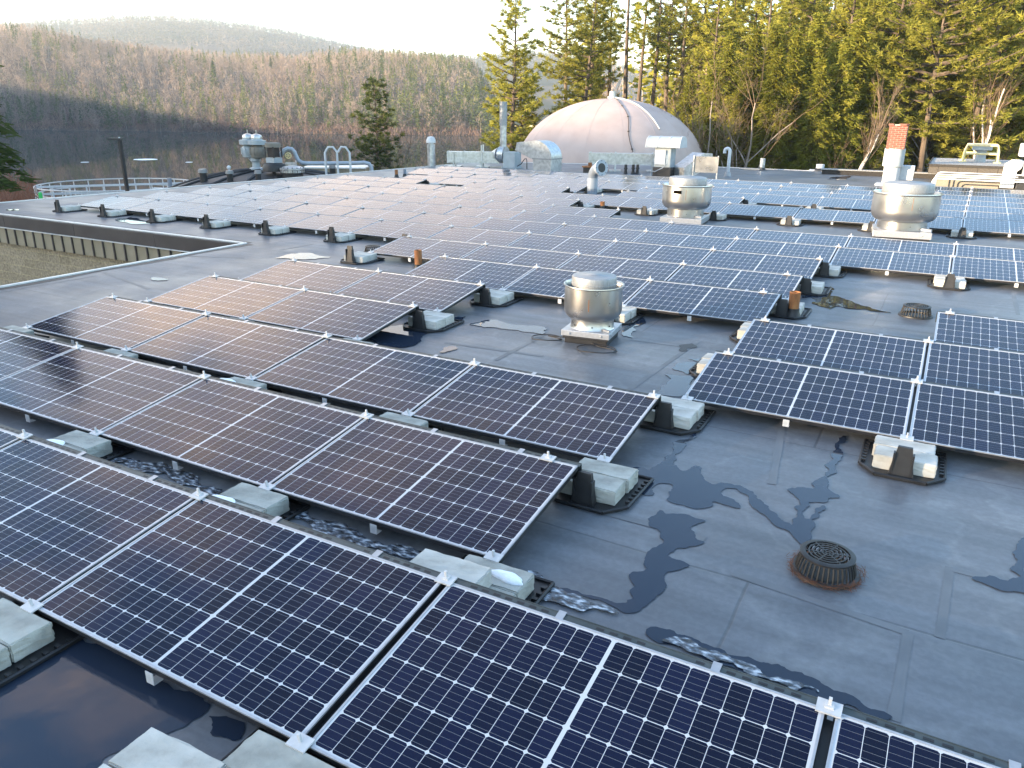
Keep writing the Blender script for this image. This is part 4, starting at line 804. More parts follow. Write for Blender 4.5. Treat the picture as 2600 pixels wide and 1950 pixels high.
mb = MB(); mb.lathe([(13 * k, 0), (11 * k, .3), (12 * k, z1)], 20); mb.build('stem', 'grey_paint', t, smooth=True); mb = MB(); mb.b2(-22 * k, 22 * k, -.3, .3, z1, z2)
for q in (-8, 8): mb.b2(q * k - .015, q * k + .015, -.31, .31, z1 - .01, z2 + .012)
bevel(mb.build('cap', 'grey_paint', t), .02)
t = thing('guard_rail', 'faded yellow pipe rail round the gravel roof vent', 'railing', p); zr = z2 - .03
mb = MB()
for y in (-.55, .55): mb = MB(); mb.tube([(-38 * k, y, 0), (-36 * k, y, zr - .2), (-33 * k, y, zr), (33 * k, y, zr), (36 * k, y, zr - .2), (38 * k, y, 0)], .04, 8); mb.tube([(-37 * k, y, zr * .5), (37 * k, y, zr * .5)], .035, 8); mb.build('rail_hoop', 'yellow_paint', t, smooth=True)
mb = MB()
for x in (-38, 38):
    for y in (-.55, .55): mb.lathe([(.14, 0), (.12, .03)], 14, (x * k, y, 0))
mb.build('foot', 'yellow_paint', t)

# ------------------------------------------------------------------ the pink dome
c = atd(1547, 420, 47.5); k = mpp(c); Rd = 233 * k; zb = topz(c, 424); za = topz(c, 250) - zb
dome = thing('dome', 'big pale pink rounded dome rising behind the far roof edge', 'dome', (c.x, c.y, 0))
mb = MB(); prof = [(Rd * 1.0 * math.cos(a), zb + za * math.sin(a)) for a in np.linspace(0, PI / 2 * .995, 26)]
mb.lathe([(Rd, zb - .4)] + prof, 96); mb.build('shell', 'dome', dome, smooth=True)
mb = MB(); mb.lathe([(Rd * 1.04, -5), (Rd * 1.04, zb - .35), (Rd * .99, zb - .3)], 64); mb.build('base_wall', 'concrete', dome, smooth=True)
mb = MB()
for j in range(16):
    a0 = 2 * PI * j / 16 + .13
    mb.tube([(Rd * 1.001 * math.cos(a) * math.cos(a0), Rd * 1.001 * math.cos(a) * math.sin(a0), zb + za * 1.001 * math.sin(a)) for a in np.linspace(0.02, 1.5, 20)], .005, 4)
mb.build('gore_seam', 'dome', dome)['kind'] = 'stuff'
tow = math.atan2(-c.y, -c.x)
def merid(off, r, a1, wig=0): return [((Rd + .03) * math.cos(a) * math.cos(tow + off + wig * math.sin(a * 9)), (Rd + .03) * math.cos(a) * math.sin(tow + off + wig * math.sin(a * 9)), zb + (za + .03) * math.sin(a)) for a in np.linspace(a1, 1.55, 26)]
mb = MB(); pts = merid(.22, .02, .28, .02); mb.tube(pts, .016, 6)
for q in pts[1::5]: mb.box(q, (.08, .08, .06))
mb.build('dark_cable', 'black_metal', dome)
mb = MB(); mb.tube(merid(.62, .03, .62), .035, 8); mb.build('white_conduit', 'white_paint', dome, smooth=True)
mb = MB(); mb.lathe([(.3, zb + za - .05), (.3, zb + za + .12)], 20); mb.lathe([(.2, zb + za + .12), (.2, zb + za + .38)], 20); mb.build('top_vent', 'galv', dome)

# ------------------------------------------------------------------ terrain, pond, hills
WZ = -9.5
SH = [(-300, 327), (0, 330), (600, 337), (1000, 343), (1230, 345)]
shore = [(azd(x), math.hypot(*on(x, y, WZ).xy)) for x, y in SH]
def interp(t, a):
    if a <= t[0][0]: return t[0][1]
    for (a0, v0), (a1, v1) in zip(t, t[1:]):
        if a <= a1: return v0 + (v1 - v0) * (a - a0) / (a1 - a0)
    return t[-1][1]
def sstep(a, b, x): x = min(1, max(0, (x - a) / (b - a))); return x * x * (3 - 2 * x)
SKY1 = [(-300, 62), (0, 62), (120, 66), (250, 98), (400, 118), (560, 136), (760, 142), (900, 128), (1000, 134), (1100, 140), (1240, 160), (1500, 190), (1900, 190)]
DC = 720
crest = [(azd(x), (topz(atd(x, y, DC), y)) - 13) for x, y in SKY1]
A_L, A_R = azd(1190), azd(1330)
def ground(a, d):
    w = sstep(A_L, A_R, a)                                 # 0 = pond side, 1 = wooded side
    ds, zc = interp(shore, a), interp(crest, a)
    zl = -5.3 - 5.2 * sstep(60, 95, d)
    far = WZ - .6 + (zc - WZ) * (1 - math.exp(-2.6 * max(0, d - ds) / (DC - ds))) / (1 - math.exp(-2.6)) if d > ds else -11
    zl = max(zl, far) if d > ds - 10 else zl
    if d > DC: zl = zc - (d - DC) * .12
    rise = sstep(azd(1500), azd(2300), a)
    zr = -5 + .5 * sstep(40, 60, d) + max(0, d - 60) * (.02 + .1 * rise)
    if d > 170: zr -= (d - 170) * .1
    zr = zr if d < 260 else max(zr, -30)
    return zl * (1 - w) + zr * w
na = 170
dist = [3.0 * (280 / 3.0) ** (i / 44) for i in range(45)] + [290 + 10 * i for i in range(11)] + [395 + 4 * i for i in range(50)] + [600 + 20 * i for i in range(16)]; nd = len(dist)
azs = [azd(-900) + (R(75) - azd(-900)) * i / (na - 1) for i in range(na)]
mb = MB()
for a in azs:
    for d in dist: mb.v.append((d * math.sin(a), d * math.cos(a), ground(a, d) + (.4 * math.sin(d * .21 + a * 40) if d > 300 else 0)))
for i in range(na - 1):
    for j in range(nd - 1): q = i * nd + j; mb.f.append((q, q + 1, q + nd + 1, q + nd))
i0 = len(mb.v)                                             # the ground behind the camera
for k in range(13):
    a = R(75) + (2 * PI + azd(-900) - R(75)) * k / 12
    for d in (3, 60, 900): mb.v.append((d * math.sin(a), d * math.cos(a), -5 if d < 900 else -12))
for k in range(12):
    for j in range(2): q = i0 + k * 3 + j; mb.f.append((q, q + 1, q + 4, q + 3))
struct(mb.build('ground', 'earth', smooth=True))
mb = MB(); rw = 560
mb.v += [(-700, 20, WZ), (60, 20, WZ), (60, 620, WZ), (-700, 620, WZ)]; mb.f.append((0, 1, 2, 3)); struct(mb.build('pond', 'pond'))
# unseen ridge behind the camera's left shoulder, its crest shaped to shade the roof
SP = Vector((math.sin(SUN_AZ), math.cos(SUN_AZ), 0)); UP_ = Vector((-SP.y, SP.x, 0))
def ridge_h(u):                                            # u runs along the ridge; shade line at the building follows its top
    base = 420 * math.tan(SUN_EL)
    return base + interp([(-300, 2), (-10, 1.9), (10, 1.5), (22, 2.6), (34, 5.2), (50, 4.8), (70, 3), (110, 2), (200, 0), (300, -1), (450, -3), (700, 2)], u) + .5 * math.sin(u * .5) + .35 * math.sin(u * 1.7)
mb = MB(); nu = 260; us = [-320 + 1020 * i / (nu - 1) for i in range(nu)]
prof = [(-140, -.15), (-70, .35), (-12, .86), (0, 1.0), (25, .9), (160, -.2)]
SGN = 1 if UP_.dot(Vector((-1, 1, 0))) > 0 else -1
for u in us:
    for o_, k in prof:
        p = SP * (420 + o_) + UP_ * SGN * u; mb.v.append((p.x, p.y, -12 + (ridge_h(u) + 12) * max(k, 0) - (8 if k < 0 else 0)))
for i in range(nu - 1):
    for j in range(5): q = i * 6 + j; mb.f.append((q, q + 1, q + 7, q + 6))
struct(mb.build('hill', 'earth', smooth=False))
# hazy hill on the horizon
SKY2 = [(-400, 90), (0, 78), (140, 64), (300, 54), (420, 49), (480, 51), (560, 60), (680, 74), (800, 97), (900, 121), (1000, 140), (1200, 152), (1280, 142), (1360, 138), (1440, 148), (1520, 165), (1700, 190)]
D2 = 2300; cr2 = [(azd(x), topz(atd(x, y, D2), y) - 7) for x, y in SKY2]
mb = MB(); n1, n2 = 140, 18
for i in range(n1):
    a = azd(-500) + (azd(1800) - azd(-500)) * i / (n1 - 1)
    for j in range(n2):
        t = j / (n2 - 1); d = 1100 + (D2 - 1100) * min(1, t * 1.15) + (700 * max(0, t - .87) / .13)
        z = -15 + (interp(cr2, a) + 15) * (1 - (1 - min(1, t * 1.15)) ** 1.5) - (60 * max(0, t - .87) / .13)
        mb.v.append((d * math.sin(a), d * math.cos(a), z))
for i in range(n1 - 1):
    for j in range(n2 - 1): q = i * n2 + j; mb.f.append((q, q + 1, q + n2 + 1, q + n2))
FARV = mb
struct(mb.build('far_hill', 'far_mix', smooth=True))

# ------------------------------------------------------------------ foliage from many small blades
def blades(C, Dv, Ln, Wd, rng, flat=None):
    """quads centred on C along Dv, with random facing (or facing biased to flat)"""
    n = len(C); Dv = Dv / (np.linalg.norm(Dv, axis=1, keepdims=True) + 1e-9)
    N = rng.normal(size=(n, 3))
    if flat is not None: N = N * .5 + flat
    Sd = np.cross(Dv, N); Sd /= np.linalg.norm(Sd, axis=1, keepdims=True) + 1e-9
    a = Dv * (Ln / 2)[:, None]; b = Sd * (Wd / 2)[:, None]
    V = np.stack([C - a - b, C + a - b * .4, C + a + b * .4, C - a + b], 1).reshape(-1, 3)
    return V, np.arange(4 * n).reshape(n, 4)
def pine_tree(seed, H, spread, base, thin=1.0, lean=0, blade=(.38, .055), tufts=1.0):
    rng = np.random.default_rng(seed); tr = MB()
    top = np.array([rng.normal() * .3 + lean, rng.normal() * .3, H])
    def axis(t): return np.array([top[0] * t + .12 * math.sin(t * 5 + seed), top[1] * t + .1 * math.sin(t * 4 + seed * 2), H * t])
    r0 = .012 * H + .05
    tr.tube([axis(t) - np.array([0, 0, .6 if t == 0 else 0]) for t in np.linspace(0, 1, 12)], [r0 * (1 - t * .93) for t in np.linspace(0, 1, 12)], 8)
    C, Dd, Ln, Wd = [], [], [], []
    h = base * H
    while h < H * .985:
        t = h / H; q = (t - base) / (1 - base)
        L0 = spread * (min(1, .35 + q * 2.2)) * (1 - q ** 1.7 * .88)
        n = int(rng.integers(3, 6) * thin + .5); a0 = rng.uniform(0, 6.28)
        for k in range(n):
            if rng.random() < .12: continue
            a = a0 + k * 6.28 / n + rng.normal() * .35; L = L0 * rng.uniform(.5, 1.25); rise = rng.uniform(-.12, .22) + q * .45
            p0 = axis(t); d = np.array([math.cos(a), math.sin(a), rise]); pts = []
            for s in np.linspace(0, 1, 5): pts.append(p0 + d * L * s + np.array([0, 0, -.12 * L * s * (1 - s) + .1 * L * s * s]))
            tr.tube(pts, [max(.012, .045 * L / 2 * (1 - s * .8)) for s in np.linspace(0, 1, 5)], 4, cap=False)
            nt = max(2, int(L * 3.4 * tufts))
            for j in range(nt):
                s = .32 + .68 * (j + rng.random()) / nt; p = p0 + d * L * s + np.array([0, 0, -.12 * L * s * (1 - s) + .1 * L * s * s])
                w = .16 * L * (1.15 - s) + .12; off = rng.normal() * w; sd = np.array([-d[1], d[0], 0]); p = p + sd * off + np.array([0, 0, rng.normal() * .07])
                nb = int(rng.integers(22, 32))
                dd = rng.normal(size=(nb, 3)) * np.array([1, 1, .55]) + np.array([d[0], d[1], .35]) * .8 + sd * np.sign(off) * .4
                C.append(p + dd / np.linalg.norm(dd, axis=1, keepdims=True) * blade[0] * .45 + rng.normal(size=(nb, 3)) * .05); Dd.append(dd); Ln.append(blade[0] * rng.uniform(.6, 1.25, nb)); Wd.append(blade[1] * rng.uniform(.6, 1.3, nb))
        h += rng.uniform(.32, .62) * (H / 18)
    V, Fq = blades(np.concatenate(C), np.concatenate(Dd), np.concatenate(Ln), np.concatenate(Wd), rng)
    return tr, V, Fq
def hemlock_tree(seed, H, spread, base=.04, blade=(.32, .065), dense=1.0):
    rng = np.random.default_rng(seed); tr = MB(); r0 = .011 * H + .04
    tr.tube([(0, 0, -.5), (0, 0, H * .5), (.05, 0, H)], [r0, r0 * .6, .015], 7)
    C, Dd, Ln, Wd = [], [], [], []
    h = base * H
    while h < H * .99:
        q = h / H; L0 = spread * (1 - q) ** .75 * (1 if q > .12 else .8) + .12; n = int(rng.integers(5, 8)); a0 = rng.uniform(0, 6.28)
        for k in range(n):
            a = a0 + k * 6.28 / n + rng.normal() * .3; L = L0 * rng.uniform(.55, 1.2); d = np.array([math.cos(a), math.sin(a), 0]); sd = np.array([-d[1], d[0], 0])
            m_ = max(3, int(L * 9 * dense)); s = rng.uniform(.15, 1, m_); off = rng.normal(size=m_) * (.22 * L * (1.1 - s) + .05)
            z = .18 * L * s - .42 * L * s * s - abs(off) * .3
            P = np.array([0, 0, h]) + d * (L * s)[:, None] + sd * off[:, None] + np.array([0, 0, 1]) * z[:, None]
            for r_ in range(6):
                dd = d * .8 + sd * (np.sign(off) * rng.uniform(.1, .9, m_))[:, None] + rng.normal(size=(m_, 3)) * .3 + np.array([0, 0, -.28])
                C.append(P + rng.normal(size=(m_, 3)) * .09); Dd.append(dd); Ln.append(blade[0] * rng.uniform(.6, 1.3, m_)); Wd.append(blade[1] * rng.uniform(.6, 1.3, m_))
            if L > .5: tr.tube([(0, 0, h), tuple(np.array([0, 0, h]) + d * L * .5 + np.array([0, 0, -.01 * L])), tuple(np.array([0, 0, h]) + d * L * .95 + np.array([0, 0, -.2 * L]))], [.025, .016, .006], 3, cap=False)
        h += rng.uniform(.16, .3) * (H / 11)
    C = np.concatenate(C)
    V, Fq = blades(C, np.concatenate(Dd), np.concatenate(Ln), np.concatenate(Wd), rng)
    return tr, V, Fq
def bare_tree(seed, H, r0, spread=1.0, forks=5, upright=.6, stems=1):
    rng = random.Random(seed); trunk, tw = MB(), MB()
    def grow(p, d, L, r, lv):
        n = 4 if lv < 2 else 3; pts = [p]; q = p
        for i in range(n):
            d = (d + Vector((rng.gauss(0, .13), rng.gauss(0, .13), rng.gauss(.04, .08)))).normalized(); q = q + d * (L / n); pts.append(q)
        rs = [r * (1 - .45 * i / n) for i in range(n + 1)]
        (trunk if lv < 2 else tw).tube(pts, rs, 7 if lv == 0 else (5 if lv < 2 else 3), cap=False)
        if lv >= 5 or r < .006: return
        nk = forks if lv == 0 else rng.randint(2, 4)
        for k in range(nk):
            t = rng.uniform(.3, 1) if lv == 0 else rng.uniform(.25, 1); i = min(n - 1, int(t * n)); b = pts[i].lerp(pts[i + 1], t * n - i)
            a = rng.uniform(0, 6.28); side = Vector((math.cos(a), math.sin(a), 0)); ang = rng.uniform(.35, .95) * spread
            nd_ = (d * math.cos(ang) + side * math.sin(ang) + Vector((0, 0, upright * .35))).normalized()
            grow(b, nd_, L * rng.uniform(.42, .72), max(.005, rs[i] * rng.uniform(.4, .62)), lv + 1)
        grow(q, d, L * .6, rs[-1] * .8, lv + 1)
    for s in range(stems):
        a = s * 2.3 + seed; grow(Vector((.2 * s, .1 * s, -.5)), Vector((math.cos(a) * .12 * (stems > 1), math.sin(a) * .12 * (stems > 1), 1)).normalized(), H * .5, r0 * (1 - .2 * s), 0)
    return trunk, tw
class Kind: pass
def kind(tr, V, Fq, bark, leaf, crown='crown'):
    k = Kind(); k.trunk = tr.mesh('trunk', bark, True); k.crown = arrays_mesh(crown, V, Fq, leaf); k.cn = crown; return k
def kind2(tr, tw, bark, leaf): k = Kind(); k.trunk = tr.mesh('trunk', bark, True); k.crown = tw.mesh('branches', leaf); k.cn = 'branches'; return k
def plant(k, name, label, cat, px, d, group=None, sc=1.0, rz=0, z=None, lean=(0, 0), bpx=300):
    p = atd(px, bpx, d); a = math.atan2(p.x, p.y); zz = ground(a, d) if z is None else z
    t = thing(name, label, cat, (p.x, p.y, zz - .05), rz, group); t.scale = (sc, sc, sc); t.rotation_euler.x, t.rotation_euler.y = lean
    place(k.trunk, 'trunk', t); place(k.crown, k.cn, t); return t
PA = [kind(*pine_tree(11 + s, 18, 3.6, .1, 1.0), 'bark', 'needles') for s in range(3)]
PB = [kind(*pine_tree(31 + s, 24, 3.8, .3 + .1 * s, .9), 'bark', 'needles') for s in range(3)]
PT = [kind(*pine_tree(51 + s, 25, 2.2, .55, .7), 'bark', 'needles') for s in range(2)]
PBIG = kind(*pine_tree(71, 21, 6.2, .34, 1.15, tufts=1.05), 'bark', 'needles')
HM = [kind(*hemlock_tree(s, 12, 2.7), 'bark', 'hemlock') for s in range(3)]
BT = [kind2(*bare_tree(5, 11, .17, 1.0, 7, .5, 2), 'bark_grey', 'near_twigs'), kind2(*bare_tree(8, 10, .11, .8, 6, .8), 'bark_grey', 'near_twigs'), kind2(*bare_tree(17, 6, .06, 1.15, 7, .3, 3), 'bark_grey', 'near_twigs')]
BI = [kind2(*bare_tree(23, 10, .21, .45, 5, .9), 'birch', 'near_twigs'), kind2(*bare_tree(29, 11, .15, .6, 6, .6), 'birch', 'near_twigs')]
BANK = kind(*pine_tree(93, 12.2, 3.4, .05, .95, blade=(.36, .06), tufts=.6), 'bark', 'spruce')
SPR = kind(*hemlock_tree(91, 18, 3.3, .3, (.36, .08), .8), 'bark', 'spruce')
G1 = 'tall pines behind the far roof edge'; G2 = 'hemlocks behind the far roof edge'; G3 = 'bare trees behind the far roof edge'
plant(PA[0], 'pine_tree', 'golden lit pine standing alone left of the dome, tallest of that pair', 'pine tree', 1300, 62, G1, .89, 0)
plant(PA[1], 'pine_tree', 'shorter pine close behind the lone golden pine left of the dome', 'pine tree', 1325, 65, G1, .62, 1)
pines = [(1432, 70, PB[0], .9), (1472, 66, PA[2], 1.1), (1500, 76, PB[0], 1), (1545, 78, PT[0], .95), (1588, 70, PT[1], .98), (1618, 84, PT[0], 1), (1652, 75, PT[1], .95), (1690, 82, PB[2], 1), (1722, 68, PB[1], .92), (1765, 74, PB[2], 1),
         (1800, 66, PB[1], .95), (1842, 78, PB[0], 1), (1890, 70, PB[2], 1.0), (1930, 64, PB[1], .95), (1975, 76, PB[0], 1.05), (2030, 68, PB[2], 1), (2085, 74, PB[1], 1.05), (2150, 66, PB[0], .98), (2205, 76, PB[2], 1.05), (2265, 70, PB[1], 1),
         (2310, 80, PB[0], 1.1), (2440, 72, PB[2], 1), (2500, 64, PB[1], .95), (2550, 76, PB[0], 1.05), (2610, 66, PB[2], 1), (2665, 60, PB[1], 1)]
for i, (px, d, kd, sc) in enumerate(pines):
    where = 'above the dome' if px < 1770 else ('between the dome and the chimney' if px < 2250 else 'right of the chimney')
    same = [q for q in pines if (q[0] < 1770) == (px < 1770) and (q[0] < 2250) == (px < 2250)]; j = sorted(q[0] for q in same).index(px) + 1
    plant(kd, 'pine_tree', f'{"slim bare stemmed" if kd in PT else "tall"} pine {where}, {ORD[j]} from the left', 'pine tree', px, d, G1, sc * (.76 if px > 1780 else .86), i * 1.7)
for i, (px, d, kd, sc) in enumerate(((2120, 62, 2, 1.0), (2330, 66, 1, 1.0), (2385, 68, 0, 1.05), (2460, 58, 2, .95), (2540, 62, 1, 1.0), (2235, 62, 0, 1.05))):
    plant(PA[kd], 'pine_tree', f'full crowned golden pine right of the birch, {ORD[sorted((2120, 2330, 2385, 2460, 2540, 2235)).index(px) + 1]} from the left of its kind', 'pine tree', px, d, G1, sc, i * 2.3)
plant(PBIG, 'pine_tree', 'broad pine with long sunlit boughs and a thick trunk right of the chimney', 'pine tree', 2358, 56, G1, .82, .6)
hems = [(1800, 53, .85), (1960, 52, .9), (2070, 53, .85), (2125, 54, .95), (2150, 58, 1.1), (2200, 55, .85), (2250, 56, .9), (1745, 58, .8), (1835, 62, 1), (1900, 56, 1.02), (1945, 60, 1.05), (2000, 55, 1), (2045, 59, 1.1), (2095, 57, .95), (2175, 60, 1), (2225, 63, 1), (2285, 66, .95), (2405, 64, .8), (2450, 60, .75), (2520, 58, .7), (2575, 61, .9)]
hems.sort()
for i, (px, d, sc) in enumerate(hems): plant(HM[i % 3], 'hemlock_tree', f'dense gold green hemlock, {(ORD + ["twenty first"])[i + 1]} from the left behind the far roof edge', 'hemlock', px, d, G2, sc, i * 2.1)
bares = [(1876, 49, BT[0], .95, 'big forked bare tree right of the dome'), (1838, 52, BT[1], .8, 'slim bare tree just left of the big forked bare tree'), (1572, 56, BT[1], .95, 'bare tree rising behind the dome top'),
         (1455, 60, BT[1], .7, 'bare tree left of the dome behind the gooseneck hood'), (1820, 50, BT[2], .8, 'low bare brush at the right foot of the dome'), (1960, 50, BT[2], .7, 'low bare brush behind the grey pipe on a plank'), (2110, 50, BT[2], .8, 'low bare brush at the foot of the white birch'), (2180, 51, BT[2], .75, 'low bare brush left of the chimney'), (1362, 58, BT[2], .8, 'low bare brush left of the dome'), (2290, 54, BT[2], .8, 'low bare brush right of the brick chimney top')]
for i, (px, d, kd, sc, lab) in enumerate(bares): plant(kd, 'bare_tree', lab, 'bare tree', px, d, G3, sc, i * 1.3)
plant(BI[0], 'birch_tree', 'slender white birch standing between the dome and the chimney', 'birch', 2134, 48.5, None, .88, .5)
for px, d, kd, sc, ln, lab in ((2475, 55, BI[1], 1.05, (.0, .42), 'white birch leaning right near the picture edge, longer one'), (2500, 58, BI[0], .95, (.05, .3), 'white birch leaning right near the picture edge, behind the longer one'), (2440, 60, BI[1], .9, (0, -.1), 'upright white birch right of the broad pine')):
    plant(kd, 'birch_tree', lab, 'birch', px, d, None, sc, .3, None, ln)
plant(BANK, 'spruce_tree', 'dark open conifer on the pond bank left of the capped flue', 'conifer', 948, 74, None, 1, .3)
plant(BT[1], 'bare_tree', 'thin bare sapling beside the dark conifer on the pond bank', 'bare tree', 1003, 73, None, .8, 1, None)
plant(BT[2], 'bare_tree', 'low bare brush beside the dark conifer on the pond bank', 'bare tree', 905, 78, None, .9, 2, None)
plant(SPR, 'spruce_tree', 'dark conifer boughs reaching in at the left picture edge', 'conifer', -178, 33, None, 1.02, 2.2)

# ------------------------------------------------------------------ the woods across the pond
rng = np.random.default_rng(5)
def far_points(n, a0, a1, d0f, d1f, power=1.0):
    out = []
    while len(out) < n:
        a = rng.uniform(a0, a1); lo, hi_ = d0f(a), d1f(a); d = math.sqrt(rng.uniform(lo * lo, hi_ * hi_)); out.append((a, d, ground(a, d)))
    return np.array(out)
AL, AR = azd(-120), azd(1480)
pts = np.concatenate([far_points(5600, AL, AR, lambda a: interp(shore, a) + 1, lambda a: DC + 25), far_points(620, AL, AR, lambda a: interp(shore, a) - 1, lambda a: interp(shore, a) + 22)])
noise = np.sin(pts[:, 0] * 46 + 1) * np.cos(pts[:, 1] * .021 + pts[:, 0] * 17) + .6 * np.sin(pts[:, 0] * 121 + pts[:, 1] * .05)
tt = (pts[:, 1] - np.array([interp(shore, a) for a in pts[:, 0]])) / 400
azn = (pts[:, 0] - AL) / (AR - AL)
pc = .07 + .16 * (noise > .55) + .2 * (tt < .12) + .42 * (tt > .72) + .45 * sum([np.clip((azn - .5) / .3, 0, 1)])
isc = rng.random(len(pts)) < np.clip(pc, 0, .85)
def xyz(p): return np.stack([p[:, 1] * np.sin(p[:, 0]), p[:, 1] * np.cos(p[:, 0]), p[:, 2]], 1)
B = xyz(pts[~isc]); nb = len(B); Hh = rng.uniform(9, 17, nb)
C, Dd, Ln, Wd = [], [], [], []
cwid = rng.uniform(1.9, 3.4, nb)
for k in range(58):
    ph = rng.uniform(-.9, 1, nb); a = rng.uniform(0, 6.28, nb); ra = np.sqrt(1 - np.clip(ph, -1, 1) ** 2) * rng.uniform(.35, 1, nb); rr_ = ra * cwid; t = .6 + .38 * ph * rng.uniform(.7, 1, nb)
    d = np.stack([np.cos(a) * ra * .9, np.sin(a) * ra * .9, .45 + .7 * np.clip(ph, -.2, 1)], 1) + rng.normal(size=(nb, 3)) * .42
    C.append(B + np.stack([np.cos(a) * rr_, np.sin(a) * rr_, Hh * t * .97], 1)); Dd.append(d); Ln.append(rng.uniform(.9, 2.3, nb)); Wd.append(rng.uniform(.09, .2, nb))
V, Fq = blades(np.concatenate(C), np.concatenate(Dd), np.concatenate(Ln), np.concatenate(Wd), rng)
o = place(arrays_mesh('bare_woods', V, Fq, 'twigs'), 'bare_woods'); tag(o, 'grey brown leafless woods covering the slope across the pond', 'woods', kind='stuff')
d = np.stack([rng.normal(size=nb) * .1, rng.normal(size=nb) * .1, np.ones(nb)], 1)
C2, D2_, L2, W2 = [], [], [], []
for k in range(2): C2.append(B + np.stack([0 * Hh, 0 * Hh, Hh * .3], 1)); D2_.append(d); L2.append(Hh * .6); W2.append(rng.uniform(.02, .2, nb) * (rng.random(nb) < .6) + .02)
V, Fq = blades(np.concatenate(C2), np.concatenate(D2_), np.concatenate(L2), np.concatenate(W2), rng)
o = place(arrays_mesh('woods_trunks', V, Fq, 'pale_trunks'), 'woods_trunks'); tag(o, 'pale tree stems in the woods across the pond', 'woods', kind='stuff')
def conifers(P, Hh, rng, nbl=90, wr=.17):
    n = len(P); C, Dd, Ln, Wd = [], [], [], []
    for k in range(nbl):
        q = (k + rng.random(n)) / nbl; t = .12 + .88 * q; a = rng.uniform(0, 6.28, n); rad = Hh * wr * (1.02 - t) ** .8 * rng.uniform(.25, 1.1, n)
        d = np.stack([np.cos(a), np.sin(a), rng.uniform(-.45, .25, n)], 1)
        C.append(P + np.stack([np.cos(a) * rad, np.sin(a) * rad, Hh * t], 1)); Dd.append(d); Ln.append(rng.uniform(.7, 1.7, n) * (1.1 - t * .6)); Wd.append(rng.uniform(.3, .7, n))
    return blades(np.concatenate(C), np.concatenate(Dd), np.concatenate(Ln), np.concatenate(Wd), rng)
Cc = xyz(pts[isc]); V, Fq = conifers(Cc, rng.uniform(9, 17, len(Cc)), rng)
o = place(arrays_mesh('conifer_woods', V, Fq, 'far_green'), 'conifer_woods'); tag(o, 'dark green conifers mixed through the woods across the pond', 'woods', kind='stuff')
# low brush along the far waterline
sp_ = far_points(2200, AL, AR, lambda a: interp(shore, a) - 1, lambda a: interp(shore, a) + 16); P = xyz(sp_); C, Dd, Ln, Wd = [], [], [], []
for k in range(16):
    n = len(P); dd = np.stack([rng.normal(size=n) * .6, rng.normal(size=n) * .6, np.ones(n)], 1); C.append(P + np.stack([rng.normal(size=n) * 1.2, rng.normal(size=n) * 1.2, rng.uniform(.2, 4.2, n)], 1)); Dd.append(dd); Ln.append(rng.uniform(.8, 2.4, n)); Wd.append(rng.uniform(.1, .3, n))
V, Fq = blades(np.concatenate(C), np.concatenate(Dd), np.concatenate(Ln), np.concatenate(Wd), rng)
o = place(arrays_mesh('shore_brush', V, Fq, 'shore_brush'), 'shore_brush'); tag(o, 'reddish brush along the far waterline', 'brush', kind='stuff')
# conifers one can pick out against the bare woods
CF_ = []
for s in range(3):
    v, f = conifers(np.zeros((1, 3)), np.array([15.0]), np.random.default_rng(100 + s), 420, .16 + .02 * s); k = Kind(); k.crown = arrays_mesh('crown', v, f, 'far_green'); k.cn = 'crown'
    tm = MB(); tm.tube([(0, 0, -.5), (0, 0, 14.5)], [.2, .04], 6); k.trunk = tm.mesh('trunk', 'bark'); CF_.append(k)
spots = [(555, 55, 1.35, 'tall dark green'), (330, 25, .9, 'small'), (275, 12, .95, 'yellow green'), (535, 15, .85, 'small yellow lit'), (760, 18, .9, 'narrow green'), (795, 80, 1, 'green'), (845, 110, 1.1, 'green'), (1125, 20, 1.3, 'broad green'), (1185, 30, 1.1, 'dark green'), (1045, 45, 1, 'green'), (430, 120, .8, 'small green'), (345, 130, .8, 'small green'), (985, 12, 1, 'green'), (700, 140, .9, 'green')]
for i, (px, dd, sc, lk) in enumerate(spots):
    a = azd(px); plant(CF_[i % 3], 'far_conifer', f'{lk} conifer on the slope across the pond, {["above the relief valves", "near the black lamp post", "left of the black lamp post", "left of the relief valves", "above the pipe handrails", "high above the pipe handrails", "high right of the handrails", "behind the long left duct", "just left of the lone pine", "above the capped flue", "high on the left slope", "highest on the left slope", "low beside the dark bank conifer", "high above the pale bent pipe"][i]}', 'conifer', px, interp(shore, a) + dd, 'conifers standing out across the pond', sc, i * 1.1)
# woods rising behind the pines on the right
rp = []
while len(rp) < 420:
    px = rng.uniform(1480, 2750); d = rng.uniform(84, 165)
    if px < 1720 and rng.random() < .75: continue
    p = atd(px, 300, d); rp.append((p.x, p.y, ground(math.atan2(p.x, p.y), d)))
rp = np.array(rp); ic = rng.random(len(rp)) < .6
V, Fq = conifers(rp[ic], rng.uniform(12, 19, ic.sum()), rng, 150); o = place(arrays_mesh('conifer_woods', V, Fq, 'hemlock'), 'conifer_woods'); tag(o, 'evergreen woods rising behind the tall pines on the right', 'woods', kind='stuff')
B = rp[~ic]; nb = len(B); Hh = rng.uniform(9, 15, nb); C, Dd, Ln, Wd = [], [], [], []
for k in range(70):
    t = rng.uniform(.12, 1, nb); a = rng.uniform(0, 6.28, nb); rr_ = rng.uniform(.1, 1, nb) * 2.4; C.append(B + np.stack([np.cos(a) * rr_, np.sin(a) * rr_, Hh * t], 1)); Dd.append(np.stack([np.cos(a) * .5, np.sin(a) * .5, np.ones(nb)], 1) + rng.normal(size=(nb, 3)) * .25); Ln.append(rng.uniform(.8, 2.6, nb)); Wd.append(rng.uniform(.04, .1, nb))
